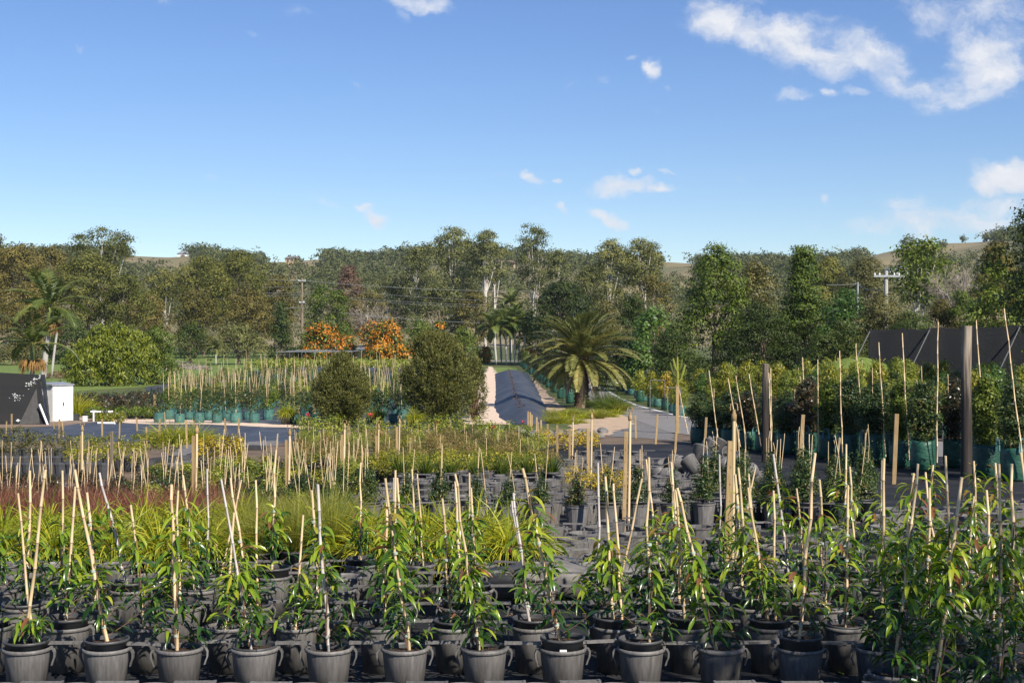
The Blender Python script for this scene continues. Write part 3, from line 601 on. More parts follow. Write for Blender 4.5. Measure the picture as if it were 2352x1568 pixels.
# orange trumpet vines
def vine(label, u, vt, w, Y, seed, n=12, bloom=.75):
    Y = far(Y, u); g = np.random.default_rng(seed); x = ux(u, Y); z0 = gz(Y); H = vz(vt, Y)-z0; Wd = w/FU*Y; bl = []; cf = Y/FU; K = w*H/cf
    for i in range(n):
        q = g.random()**.8; r = Wd*g.uniform(.11, .19); bl.append(((g.random()-.5)*(Wd-2*r)*(1-.30*q), (g.random()-.5)*Wd*.5, H*(.15+.75*q)-r*.3, r, r, min(r*1.1, H*.4)))
    a = MB(); clumps(a, bl, int(K*.030), 10, 11*cf, 6*cf, .6, .2, shell=.65, g=g)
    b = MB(); clumps(b, bl, int(K*.055*bloom), 9, 6*cf, 4.2*cf, .8, .5, shell=.90, g=g, upb=.1, rlo=.22, rhi=1)
    thing('trumpet_vine', label, 'vine', (x, Y, z0), [('foliage', a.mesh('foliage', M['mid'])), ('blossom', b.mesh('blossom', M['flowerorange']))])
vine('orange-flowered vine mound right of the power pole, peaked and half green', 738, 738, 105, 134, 1, 22)
vine('low spill of orange vine between the two big orange mounds', 792, 768, 60, 132, 2, 12)
vine('largest mound of orange trumpet flowers above the nursery rows', 878, 742, 142, 130, 3, 34, 1.1)
vine('low orange-flowered hedge in front of the largest orange mound', 895, 792, 150, 124, 4, 26, .9)
vine('small orange-flowered hedge end left of the date palm', 1214, 795, 46, 126, 5, 7)
vine('orange flower tuft high on the green tree left of the bare road', 1008, 735, 34, 139, 6, 6)
vine('orange-flowered bush just left of the far road', 1115, 797, 40, 128, 7, 7)

# palms
def date_palm():
    x, Y, z0 = gp(1336, 936); g = np.random.default_rng(21); px = Y/FU; hc = (936-822)*px; Rr = 122*px
    tm = MB(); pr = [(.46, -.05), (.42, .1), (.37, .4), (.36, hc*.6), (.40, hc*.85), (.44, hc*.97), (.1, hc+.25)]; tm.lathe(pr, 20, r=.5)
    bs = tm
    for k in range(70):
        zc = .15+k/70*(hc-.2); a = k*2.4; rr = np.interp(zc, [p[1] for p in pr], [p[0] for p in pr]); bs.box((math.cos(a)*rr, math.sin(a)*rr, zc), (.10, .14, .09), rz=a)
    parts = [('trunk', tm.mesh('trunk', M['palmbark'], False))]
    for k in range(104):
        q = k/104; el = 1.44-q*1.78+g.normal()*.08; a = k*2.39996+g.normal()*.12
        L = Rr*(1.06+.12*math.sin(q*math.pi)-.22*max(0, q-.7)/.3)*g.uniform(.94, 1.06); fb = MB(); dead = False
        frond(fb, (math.cos(a)*.16, math.sin(a)*.16, hc+.08-q*.25), a, el, L, 1.32-q*.48+g.normal()*.12, 70, .42, .062, np.clip(.52+q*.25+g.normal()*.08, 0, .9), g, hang=.05, curl=1.2, rach=.03)
        parts.append(('frond', fb.mesh('frond', M['phoenix'])))
    for k in range(11):
        a = k*2.4+.5; fb = MB(); frond(fb, (math.cos(a)*.3, math.sin(a)*.3, hc-.2), a, -.85-g.random()*.3, Rr*g.uniform(.6, .95), .55, 34, .36, .035, .5, g, hang=.6, rach=.03)
        parts.append(('dead_frond', fb.mesh('dead_frond', M['deadfrond']), ['grey-brown dead frond hanging by the trunk']))
    thing('date_palm', 'stout date palm with a full arching crown on the grassy island', 'palm', (x, Y, z0), parts)
date_palm()
def feather_palm(label, u, vb, vc, L, n, Y=None, lean=0., seeds=False, rt=.13, leaf_=.7, seed=1, droop=1.25, group=None, name='palm_tree', mat='palm', hang=.45):
    g = np.random.default_rng(seed); Y = far(Y or gy(vb), u); x = ux(u, Y); z0 = gz(Y); hc = vz(vc, Y)-z0; px = Y/FU; L = L*px; ln = lean*px
    tm = MB(); z = np.linspace(-.05, hc, 9); P = np.stack([ln*(z/hc)**1.3, z*0, z], 1); tm.tube(P, np.linspace(rt*1.25, rt*.8, 9), 10)
    sh = MB(); sh.tube([P[-1]+np.array((0, 0, -.1)), P[-1]+np.array((0, 0, L*.2)), P[-1]+np.array((0, 0, L*.34))], [rt*1.15, rt*1.1, rt*.4], 8, r=.7)
    parts = [('trunk', tm.mesh('trunk', M['palmgrey'], True)), ('crownshaft', sh.mesh('crownshaft', M[mat], True))]
    for k in range(n):
        q = (k+.5)/n; fb = MB(); a = k*2.39996+seed
        frond(fb, P[-1]+np.array((0, 0, L*.3)), a, 1.4-q*1.25+g.normal()*.1, L*g.uniform(.9, 1.08), droop*(.75+.5*q), 34, leaf_*L*.32, .075*L*.32+.035, np.clip(.45+g.normal()*.12, 0, 1), g, hang=hang, rach=.03)
        parts.append(('frond', fb.mesh('frond', M[mat])))
    if seeds:
        sb = MB()
        for k in range(5):
            a = k*1.3; c = P[-1]+np.array((math.cos(a)*.35, math.sin(a)*.3, -.1)); s_ = np.repeat(c[None], 110, 0); d = nrm(rdir(110, g)*.8+np.array((math.cos(a), math.sin(a), .1)))
            strips(sb, s_, d, nrm(np.cross(d, rdir(110, g))), g.uniform(.6, 1.1, 110), .05, 3.2, g.random(110))
        parts.append(('seed_cluster', sb.mesh('seed_cluster', M['seed'])))
    return thing(name, label, 'palm', (x, Y, z0), parts, group=group)
feather_palm('tall feather palm with white trunk and hanging orange seed strands', 98, 880, 742, 118, 15, Y=100, lean=16, seeds=True, seed=2, rt=.19)
feather_palm('shorter feather palm with drooping fronds left of the white trunk', 72, 890, 828, 112, 13, Y=92, lean=4, seeds=True, seed=5, rt=.17)
feather_palm('thin leaning palm trunk right of the white palm trunk', 118, 850, 745, 40, 6, Y=118, lean=16, seed=9, rt=.10)
feather_palm('palm with wispy crown rising above the palm cluster', 1174, 838, 712, 50, 16, Y=134, seed=3, rt=.12)
cl = [(1140, 760, 'leftmost'), (1152, 738, 'second'), (1163, 750, 'third'), (1172, 732, 'fourth'), (1182, 748, 'fifth'), (1191, 735, 'sixth'), (1202, 752, 'seventh'), (1211, 765, 'rightmost')]
for i, (u, v, w_) in enumerate(cl):
    feather_palm('slender palm with pale bare trunk, %s in the cluster beside the road' % w_, u, 838, v+(32 if i % 2 else 14), 60, 17, Y=122+(i*5) % 9, lean=(u-1176)*.15, seed=20+i, rt=.13, group='palm cluster beside the road', droop=1.55, leaf_=.85)
feather_palm('low feather palm between the orange vine mounds', 770, 830, 775, 34, 12, Y=136, seed=31)
feather_palm('small shaggy yucca-like palm beside the grey-green tree', 496, 838, 812, 36, 26, Y=122, seed=33, droop=1.3, rt=.09, name='cordyline_palm', mat='euc_grey', leaf_=.5)

# power poles and lines
def pole(label, u, vt, Y, arms, h0=None, mat='oldtimber', r=.13):
    Y = far(Y, u); r *= Y/150 if Y > 200 else 1; x = ux(u, Y); z0 = gz(Y); H = vz(vt, Y)-z0; a = MB(); a.tube([(0, 0, -.1), (0, 0, H*.5), (0, 0, H)], [r*1.2, r*1.05, r*.85], 8)
    parts = [('pole', a.mesh('pole', M[mat], True))]
    for (dz, wd) in arms:
        b = MB(); b.box((0, -r-.05, H-dz), (wd, .11, .12)); ins = []
        for s in (-.46, -.28, .28, .46):
            q = MB(); q.lathe([(.0, 0), (.05, 0), (.07, .06), (.03, .10), (.06, .14), (0, .17)], 8, (s*wd, -r-.05, H-dz+.06)); ins.append(('insulator', q.mesh('insulator', M['white'])))
        parts.append(('crossarm', b.mesh('crossarm', M['metal']), ins))
    return thing('power_pole', label, 'power pole', (x, Y, z0), parts)
pole('tall brown timber power pole among the gums left of centre', 694, 640, 150, [(.35, 1.1), (3.6, .8)])
pole('pale green-grey power pole with wide crossarm on the right', 2035, 622, 92, [(.35, 1.7)], mat='palmgrey', r=.15)
pole('small grey pole end left of the wide-armed power pole', 1970, 648, 120, [], mat='metal', r=.1)
def wire(label, pts, r=.012):
    P = []
    for (u, v, y) in pts:
        y = far(y, 0) if y > 140 else y; P.append((ux(u, y), y, vz(v, y)))
    P = np.array(P); o = []
    for i in range(len(P)-1):
        n = 16; t = np.linspace(0, 1, n, endpoint=False)[:, None]; seg = P[i]*(1-t)+P[i+1]*t
        sag = .012*np.linalg.norm(P[i+1]-P[i]); seg[:, 2] -= (4*t*(1-t))[:, 0]*sag; o.append(seg)
    o.append(P[-1:]); mb = MB(); mb.tube(np.concatenate(o), r, 4, cap=False); c = P[0].copy()
    for i in range(len(mb.V)): mb.V[i] = mb.V[i]-c
    tag(put(bpy.data.objects.new('power_line', mb.mesh('power_line', M['metal']))), label, 'power line').location = c
wire('highest power line from the left gums past the brown pole across the dome tree', [(620, 642, 150), (694, 644, 150), (1240, 669, 152), (1700, 676, 150)], .022)
for i, (a, b, c) in enumerate([(660, 655, 690), (672, 672, 700), (680, 676, 705)]):
    wire('%s thin power line strung between the gums below the highest wire' % ['upper', 'middle', 'lower'][i], [(600, a, 150), (694, b, 150), (1110, c, 152)], .014)
wire('lowest power line crossing just above the orange vines', [(600, 704, 150), (694, 707, 150), (1110, 742, 152)], .022)
wire('short power line reaching the small grey pole on the right', [(1900, 654, 118), (1970, 652, 120), (2035, 660, 92)], .015)
# ------------------------------------------------------------------ pots, holders, stakes
HR, HH = .155, .32                           # pot holder: rim radius and height
def holder_parts():
    b = MB(); b.lathe([(.118, 0), (.121, .0), (.151, .30), (.151, .322), (.146, .322), (.146, .30), (.116, .012), (0, .012)], 28)
    r = MB(); r.lathe([(.1515, .296), (.160, .300), (.162, .311), (.160, .322), (.1515, .3245)], 28)
    hd = []
    for s in (-1, 1):
        h = MB(); P = np.array([(.160, .314), (.182, .312), (.193, .290), (.191, .255), (.179, .225), (.172, .200)]); wds = [.030, .030, .026, .022, .016, .008]
        v = []
        for (px_, pz_), w in zip(P, wds): v += [(s*px_, -w/2, pz_), (s*px_, w/2, pz_), (s*(px_-.012), w/2, pz_-.004), (s*(px_-.012), -w/2, pz_-.004)]
        f = []
        for i in range(5):
            for j in range(4): f.append((i*4+j, i*4+(j+1) % 4, i*4+4+(j+1) % 4, i*4+4+j))
        h.add(v, f); hd.append(h.mesh('handle', M['holder']))
    k = MB(); 
    for dy in (-.018, .018): k.box((.262, .03+dy, .345), (.25, .012, .014))
    k.box((.145, .03, .345), (.016, .05, .018)); k.box((.379, .03, .345), (.016, .05, .018)); k.box((.262, .03, .343), (.25, .026, .004))
    k.box((.160, .03, .328), (.02, .024, .03)); k.box((.364, .03, .328), (.02, .024, .03))
    return [('body', b.mesh('body', M['holder'], True)), ('rim', r.mesh('rim', M['holder'], True)), ('handle', hd[0]), ('handle', hd[1]), ('connecting_bar', k.mesh('connecting_bar', M['holder']))]
HOLD = holder_parts()
def merged_holder():
    b = MB(); b.lathe([(.118, 0), (.151, .30), (.160, .302), (.162, .322), (.146, .322), (.116, .012), (0, .012)], 14)
    for s in (-1, 1): b.box((s*.185, 0, .29), (.03, .028, .05)); b.box((s*.188, 0, .24), (.014, .022, .06))
    for dy in (-.02, .02): b.box((.262, .03+dy, .345), (.25, .014, .014))
    return b.mesh('pot_holder', M['holder'], False)
HOLDM = merged_holder()
def pot_meshes(r=.146, h=.29):
    b = MB(); b.lathe([(0, 0), (r*.78, 0), (r*.97, h*.93), (r*1.03, h*.935), (r*1.05, h*.97), (r*1.03, h), (r*.985, h), (r*.97, h*.95), (r*.93, h*.85)], 28)
    m = MB(); g = np.random.default_rng(1); n = 28; rr = np.linspace(0, r*.945, 6)
    V = []; 
    for i, q in enumerate(rr):
        for j in range(n): a = j/n*6.2832; V.append((q*math.cos(a), q*math.sin(a), h*.875+(g.normal()*.004 if 0 < i < 5 else 0)+.012*(1-i/5)))
    F = [(i*n+j, i*n+(j+1) % n, (i+1)*n+(j+1) % n, (i+1)*n+j) for i in range(5) for j in range(n)]
    m.add(V, F)
    return b.mesh('pot', M['pot'], True), m.mesh('potting_mix', M['mix'], True)
POT, MIX = pot_meshes()
def cane(mb, p0, p1, r=.0115, g=rng, node=.22):
    """a bamboo cane with swollen, darker nodes and a slight kink at each"""
    p0 = np.asarray(p0, float); p1 = np.asarray(p1, float); Ln = np.linalg.norm(p1-p0); t = [0.]; q = g.uniform(.08, node)
    P = [p0]; Rr = [r]; C = []
    kink = g.normal(size=(24, 3))*.0055; i = 0
    while q < Ln-.04:
        b = p0+(p1-p0)*q/Ln+kink[i]*np.array((1, 1, 0)); u = (p1-p0)/Ln
        P += [b-u*.008, b-u*.003, b+u*.003, b+u*.008]; rr = r*(1-.22*q/Ln); Rr += [rr*.97, rr*1.2, rr*1.2, rr*.97]; C += [.2+.5*g.random(), .75, .9, .75]
        q += node*g.uniform(.8, 1.25); i += 1
    P.append(p1); Rr.append(r*.76); C.append(.2+.5*g.random())
    mb.tube(P, Rr, 7, r=.5, rr=C)
# ------------------------------------------------------------------ long-leaved fig trees in the front rows
def fig(g, top=(0., .12), Ls=1.02, fol=.75, full=1., second=None, grey=False, vig=1.):
    """parts of one potted fig: top = how far the cane leans (x, y) by its tip, fol = height of the foliage"""
    st = MB(); zs = .245; base = np.array((g.normal()*.02, g.normal()*.02, zs-.06)); tip = np.array((top[0], top[1], zs+Ls)); cane(st, base, tip, .0118*g.uniform(.85, 1.15), g)
    parts = [('pot', POT), ('potting_mix', MIX), ('stake', st.mesh('stake', M['cane_grey' if grey else 'bamboo'], True))]
    if second is not None:
        s2 = MB(); cane(s2, (.05, .02, zs-.05), (second[0], second[1], zs+second[2]), .010, g); parts.append(('stake', s2.mesh('stake', M['bamboo'], True)))
    sm = MB(); lm = MB(); ties = []; ax = lambda z: base+(tip-base)*np.clip((z-base[2])/(tip[2]-base[2]), 0, 1)
    zt = zs+fol; zz = np.linspace(zs-.02, zt, 9); P = np.array([ax(z) for z in zz])+np.stack([np.cos(zz*9)*.014+.006, np.sin(zz*9)*.014-.006, zz*0], 1); sm.tube(P, np.linspace(.0065, .003, 9), 5)
    for z in (zs+.12, zs+.30, zs+.5, zs+.68):
        if z < zt: a = ax(z); u = nrm(tip-base); tm = MB(); tm.tube([a-u*.008, a+u*.008], .0175, 8); ties.append(('tie', tm.mesh('tie', M['tie'], True)))
    br = []
    nb = int(13*full)
    for i in range(nb):
        q = (i+.5)/nb; z0 = zs+.04+(fol-.10)*q**1.35; a = i*2.4+g.normal()*.5; ln = (.25*(1-q)**.85+.035)*g.uniform(.6, 1.25)*vig
        p0 = ax(z0); d = nrm(np.array((math.cos(a), math.sin(a), .55+.5*q))); p1 = p0+d*ln; p1[2] += .02; sm.tube([p0, (p0+p1)/2+np.array((0, 0, -.01)), p1], [.003, .0025, .0015], 4, cap=False)
        br.append((p0, p1, a, q))
    pos = []; dr = []; le = []; rr = []
    for (p0, p1, a, q) in br:
        k = int(g.integers(6, 10)*full)
        for j in range(k):
            t = .2+.8*(j+g.random())/k; p = p0+(p1-p0)*t; aa = a+g.normal()*1.1; el = g.normal()*.35+.12
            pos.append(p); dr.append((math.cos(aa)*math.cos(el), math.sin(aa)*math.cos(el), math.sin(el))); le.append(g.uniform(.085, .17))
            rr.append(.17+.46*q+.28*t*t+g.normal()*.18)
    kk = int(16*full)
    for j in range(kk):                                              # leaves along the stem, larger and brighter to the top
        q = (j/kk)**.8; z = zs+.10+(fol-.06)*q; p = ax(z)+np.array((.005, -.005, 0)); aa = j*2.4+g.normal()*.5; el = .25*g.normal()-.15*q
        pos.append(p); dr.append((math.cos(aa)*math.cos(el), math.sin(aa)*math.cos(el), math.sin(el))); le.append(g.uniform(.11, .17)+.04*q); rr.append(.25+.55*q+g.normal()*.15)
    for j in range(3):                                               # coppery new leaves at the tip
        p = ax(zt)+np.array((0, 0, .01)); aa = g.uniform(0, 6.3); pos.append(p); dr.append((math.cos(aa)*.6, math.sin(aa)*.6, .7)); le.append(g.uniform(.06, .11)); rr.append(g.choice([.82, .98]))
    pos = np.array(pos); dr = nrm(np.array(dr)); le = np.array(le); n = len(pos)
    sd = nrm(np.cross(dr, np.array((0, 0, 1.)))+1e-6+g.normal(size=(n, 3))*.35)
    strips(lm, pos, dr, sd, le, le*g.uniform(.15, .24, n), g.uniform(.7, 2.5, n), np.clip(rr, .02, 1), 4, fold=.35)
    parts += [('stem', sm.mesh('stem', M['stem'])), ('foliage', lm.mesh('foliage', M['fig'], True))]+ties
    return parts
def rowname(k): return ['front row', 'second row', 'third row', 'fourth row', 'fifth row', 'sixth row'][k]
def hold(u, Y, label, group, rz=0., merged=False, x=None, tilt=0.):
    x = ux(u, Y) if x is None else x
    o = thing('pot_holder', label, 'pot holder', (x, Y, gz(Y)+.012), None if merged else HOLD, HOLDM if merged else None, rz=rz, group=group)
    return o
g0 = np.random.default_rng(42)
FRONT = [  # u of the pot, lift of the pot above its holder, u and v of the cane tip, foliage height, look
 (62, .085, 105, 1078, .17, 'tiny leaf tuft and two tall bare canes'), (245, .095, 172, 1078, .52, 'cane leaning left and yellowish leaves'),
 (412, .035, 394, 1112, .92, 'tall drooping dark leaves reaching the cane top'), (585, .05, 508, 1100, .62, 'grey cane leaning left and pale wood chips'),
 (755, .03, 730, 1112, .85, 'grey cane and one glossy yellow leaf'), (930, .035, 885, 1098, .95, 'long dark leaves right up its leaning cane'),
 (1112, .04, 1045, 1088, .66, 'bushy dark base and cane leaning left'), (1292, .105, 1200, 1075, 1.0, 'the fullest skirt of leaves and a white pot tag'),
 (1472, .095, 1490, 1050, .72, 'upright cane and leaves arching both ways'), (1655, .04, 1555, 1120, .74, 'bright yellow leaves hanging over the rim'),
 (1838, .115, 1872, 1040, .55, 'a half-lit raised pot and short foliage'), (2018, .03, 2030, 1052, .80, 'thin dark foliage and an upright cane')]
Y1 = 9.6
TAG = MB(); TAG.box((.0, -.149, .215), (.046, .004, .036), ax=np.array(((1, 0, .0), (0, 1, 0), (0, 0, 1.))))
tagm = TAG.mesh('label_tag', M['tagw'])
for i, (u, lift, tu, tv, fol, look) in enumerate(FRONT):
    hold(u, Y1, 'weathered grey holder under the %s fig of the front row' % nth(i+1), 'pot holders in the front fig rows', rz=g0.normal()*.10)
    Ye = Y1-.06; x0 = ux(u, Y1); zb = .012+lift; Ls = vz(tv, Ye)-zb-.245
    sec = (-.06, 0., 1.03) if i == 0 else None
    pt = fig(g0, (ux(tu, Ye)-x0, -.06), Ls, fol*1.0, 1.2 if fol > .6 else .75, sec, grey=i in (3, 4))
    if i == 7: pt.append(('label_tag', tagm))
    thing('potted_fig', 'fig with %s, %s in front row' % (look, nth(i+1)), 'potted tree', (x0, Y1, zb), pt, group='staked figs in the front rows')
VAR = [fig(g0, (g0.normal()*.10, g0.normal()*.09), g0.uniform(.90, 1.06), g0.uniform(.40, .85), g0.uniform(.7, 1.2), None if k % 4 else (g0.normal()*.1, .05, .95), grey=k in (3, 9, 12)) for k in range(14)]
TALL = [fig(g0, (g0.normal()*.08, g0.normal()*.05), g0.uniform(1.0, 1.08), g0.uniform(.95, 1.05), 1.2, vig=1.1) for _ in range(4)]
ROWS = [(10.3, -20, 178, 14, 1.), (11.02, 66, 166, 14, 1.), (11.75, -15, 156, 16, .97), (12.45, 50, 147, 16, .9), (13.2, -10, 139, 17, .8)]
for k, (Y, u0, du, n, pr) in enumerate(ROWS):
    cnt = 0; ch = 0
    for i in range(n):
        u = u0+du*i+g0.normal()*7; gap = (1215 < u < 1262 or 1330 < u < 1405) and k > 1
        ch += 1
        hold(u, Y, 'grey pot holder, %s from the left in the %s of figs' % (nth(ch), rowname(k+1)), 'pot holders in the front fig rows', rz=g0.normal()*.12)
        if gap or g0.random() > (pr*[1, .95, .85, .55, .3][k] if u < 1260 else pr) or (k == 4 and u > 1400 and g0.random() < .5): continue
        cnt += 1
        vr = TALL[g0.integers(4)] if u > 1960 and g0.random() < .6 else VAR[g0.integers(len(VAR))]
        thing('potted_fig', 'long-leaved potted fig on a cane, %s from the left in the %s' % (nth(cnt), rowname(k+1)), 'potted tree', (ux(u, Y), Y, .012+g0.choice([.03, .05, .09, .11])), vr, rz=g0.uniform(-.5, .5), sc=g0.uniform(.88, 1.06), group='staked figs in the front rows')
for i, (u, Y, v, tu, tv) in enumerate([(2052, 8.9, 3, 2105, 1060), (2195, 9.1, 5, 2168, 1042), (2330, 9.0, 7, 2320, 1060), (2150, 8.15, 1, 2205, 1090), (2300, 8.3, 11, 2290, 1060), (2420, 9.5, 2, 2340, 1035)]):
    hold(u, Y, 'shaded pot holder under the %s dark fig of the near right corner' % nth(i+1), 'pot holders in the front fig rows', rz=g0.normal()*.1)
    x0 = ux(u, Y); pt = fig(g0, (ux(tu, Y)-x0, -.03), vz(tv, Y)-.05-.245, .95, 1.5, vig=1.2)
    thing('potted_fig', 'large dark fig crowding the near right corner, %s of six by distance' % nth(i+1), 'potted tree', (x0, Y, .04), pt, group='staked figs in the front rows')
for i, u in enumerate([-8, 165, 345, 520, 700, 880, 1060, 1235, 1415, 1590, 1745, 1930]):
    hold(u, 8.5, 'empty pot holder at the bottom edge of the photo, %s from the left' % nth(i+1), 'empty pot holders along the bottom edge', rz=g0.normal()*.06)
# empty holders behind, standing in rows on the weed mat
k = 0
EM = [(13.9, 1150, 2000), (14.5, 1190, 2352), (15.1, 1160, 2352), (15.7, 1180, 2352), (16.3, 1230, 2300), (17.0, 1240, 1430), (17.4, 2000, 2380), (18.3, 2020, 2380), (19.2, 2060, 2380), (19.5, 820, 1750), (20.2, 800, 1760), (20.9, 830, 1760), (21.7, 850, 1700),
      (22.5, 880, 1650), (23.4, 900, 1600), (24.3, 930, 1560), (25.3, 1000, 1530), (26.4, 1100, 1530), (27.5, 1220, 1530), (28.8, 1270, 1540), (30.2, 1290, 1540), (31.8, 1300, 1540)]
for r, (Y, a, b) in enumerate(EM):
    du = .525/Y*FU; u = a+g0.random()*du; c = 0
    while u < b and k < 330:
        if g0.random() < .9:
            c += 1; k += 1
            hold(u, Y+g0.normal()*.06, 'empty grey holder, %s from left in the %s empty row behind the figs' % (nth(c), nth(r+1)), 'rows of empty pot holders', rz=g0.normal()*.25, merged=True)
        u += du*g0.uniform(.9, 1.12)
# ------------------------------------------------------------------ grasses
def tuft(g, n, L, wd, spread, droop, seg=4, base=.06):
    mb = MB(); a = g.uniform(0, 6.283, n); q = np.sqrt(g.random(n)); el = math.pi/2-q*spread
    d = np.stack([np.cos(a)*np.cos(el), np.sin(a)*np.cos(el), np.sin(el)], 1); p = np.stack([np.cos(a)*q*base, np.sin(a)*q*base, np.zeros(n)], 1)
    sd = nrm(np.cross(d, np.array((0, 0, 1.))+g.normal(size=(n, 3))*.5)); Lg = L*g.uniform(.6, 1.15, n)
    strips(mb, p, d, sd, Lg, wd, droop*g.uniform(.5, 1.3, n), np.clip(.35+.35*g.normal(size=n)*.7+.15, 0, 1), seg, prof=[.7, 1., .9, .6, .06] if seg == 4 else None)
    return mb
LOM = [tuft(g0, 380, .56, .0135, 1.15, 2.3, base=.09).mesh('blades', M['lomandra']) for _ in range(4)]
FIN = [tuft(g0, 700, .62, .0042, .75, 1.0, base=.10).mesh('blades', M['finegrass']) for _ in range(3)]
RED = [tuft(g0, 620, .60, .0055, 1.0, 1.3, base=.12).mesh('blades', M['redgrass']) for _ in range(3)]
GCL = tuft(g0, 800, 1.0, .014, 1.0, 1.6, base=.35).mesh('blades', M['lomandra'])
DGR = tuft(g0, 900, 1.25, .016, 1.1, 1.2, base=.40).mesh('blades', M['mid'])
def grass(name, me, u, Y, label, group, sc=1., h=.25, pot=True, cat='grass'):
    parts = [('pot', POT), ('blades', me)] if pot else [('blades', me)]
    o = thing(name, label, cat, (ux(u, Y), Y, gz(Y)+.01), parts, rz=g0.uniform(0, 6), sc=sc*g0.uniform(.92, 1.1), group=group)
    for c in o.children:
        if pot and c.name.startswith('blades'): c.location = (0, 0, .25)
    return o
for r, (Y, lo, hi) in enumerate([(14.15, 0, 560), (14.85, -30, 545), (15.55, 10, 560)]):
    u = lo; c = 0
    while u < hi: c += 1; grass('grass_tuft', LOM[g0.integers(4)], u, Y, 'yellow arching tuft left of the fine grass, %s along the %s line' % (nth(c), nth(r+1)), 'yellow grass tufts', sc=1.05); u += 118*14.15/Y*g0.uniform(.92, 1.1)
for r, (Y, lo, hi) in enumerate([(14.1, 850, 1235), (14.8, 880, 1240), (15.5, 830, 1210)]):
    u = lo; c = 0
    while u < hi: c += 1; grass('grass_tuft', LOM[g0.integers(4)], u, Y, 'yellow arching tuft right of the fine grass, %s along the %s line' % (nth(c), nth(r+1)), 'yellow grass tufts', sc=1.05); u += 108*14.15/Y*g0.uniform(.92, 1.1)
for r, (Y, lo, hi) in enumerate([(14.3, 590, 800), (15.1, 570, 830), (15.9, 580, 820)]):
    u = lo; c = 0
    while u < hi: c += 1; grass('fine_grass_tuft', FIN[g0.integers(3)], u, Y, 'upright fine green-gold grass, %s along the %s line of its block' % (nth(c), nth(r+1)), 'fine grass tufts'); u += 88
for r, (Y, lo, hi) in enumerate([(16.4, -10, 540), (17.0, -30, 520), (17.6, 10, 500)]):
    u = lo; c = 0
    while u < hi: c += 1; grass('red_grass_tuft', RED[g0.integers(3)], u, Y, 'russet red grass mound, %s from the left in the %s red line' % (nth(c), nth(r+1)), 'red grass mounds', sc=.95); u += 82*g0.uniform(.9, 1.1)
# ------------------------------------------------------------------ small shrubs with thin canes
def shrub_mesh(g, h, w, ncl, nl, L, shape='cone', mat='shrub', asp=.5, stem=False, z0=.26, rb=0.):
    bl = []
    for i in range(9):
        q = i/8.; e = (1-q*.8) if shape == 'cone' else math.sqrt(max(.1, 1-(2*q-1)**2)) if shape == 'ball' else .55+.45*math.sin(math.pi*q)
        r = w*.5*e*.72; a = i*2.4; bl.append((math.cos(a)*w*.16*e, math.sin(a)*w*.16*e, z0+h*(.12+.8*q), r, r, max(h*.14, r*.7)))
    mb = MB(); clumps(mb, bl, ncl, nl, L*1.5, L, asp, 0., shell=.55, g=g, rlo=.05, rhi=.85, rb=rb)
    return mb.mesh('foliage', M[mat])
def canes(g, n, Ls, lean=.10, r=.0062, z0=.2, sp=.06):
    o = []
    for i in range(n):
        mb = MB(); b = np.array((g.normal()*sp, g.normal()*sp, z0)); mb_tip = b+np.array((g.normal()*lean*Ls, g.normal()*lean*.5*Ls, Ls*g.uniform(.9, 1.08)))
        cane(mb, b, mb_tip, r, g, node=.3); o.append(('stake', mb.mesh('stake', M['bamboo'], True)))
    return o
CON = [[('pot', POT), ('foliage', shrub_mesh(g0, .46, .36, 190, 8, .032, 'cone', 'shrub'))]+canes(g0, g0.integers(2, 4), .78) for _ in range(6)]
CON2 = [[('pot', POT), ('foliage', shrub_mesh(g0, .64, .46, 300, 8, .034, 'cone', 'shrub'))]+canes(g0, g0.integers(1, 3), .95) for _ in range(5)]
CONY = [('pot', POT), ('foliage', shrub_mesh(g0, .46, .36, 190, 8, .032, 'cone', 'shrub', rb=.25))]+canes(g0, 3, .78)
RB = [[('pot', POT), ('foliage', shrub_mesh(g0, .36, .46, 190, 8, .036, 'ball', m_, z0=.22))]+canes(g0, g0.integers(1, 3), .78) for m_ in ('shrub', 'shrubred', 'shrub', 'shrubred', 'fresh', 'shrub')]
YB = [[('pot', POT), ('foliage', shrub_mesh(g0, .34, .48, 170, 8, .036, 'ball', m_, z0=.22))]+canes(g0, g0.integers(1, 4), .80) for m_ in ('shruby', 'fresh', 'shruby')]
for i in range(16):
    u = 780+i*77+g0.normal()*5; Y = 18.8+.1*g0.normal(); v = CONY if i == 7 else (CON2[g0.integers(5)] if u > 1600 else CON[g0.integers(6)])
    thing('conical_shrub', ('golden-flecked' if i == 7 else 'small dark-green')+' conical shrub in a black pot, %s from the left of its row' % nth(i+1), 'potted shrub', (ux(u, Y), Y, gz(Y)+.07), v, rz=g0.uniform(0, 6), sc=g0.uniform(.92, 1.08)*1.03, group='conical shrubs on canes')
    hold(u, Y, 'pot holder under the %s conical shrub from the left' % nth(i+1), 'holders under the conical shrubs', rz=g0.normal()*.2, merged=True)
for r, (Y, lo, hi) in enumerate([(19.8, 1700, 2040), (21.0, 1640, 2060)]):
    u = lo; c = 0
    while u < hi: c += 1; thing('conical_shrub', 'large conical shrub near the green bags, %s of the %s right line' % (nth(c), nth(r+1)), 'potted shrub', (ux(u, Y), Y, gz(Y)+.02), CON2[g0.integers(5)], rz=g0.uniform(0, 6), sc=g0.uniform(.95, 1.15), group='conical shrubs on canes'); u += 70
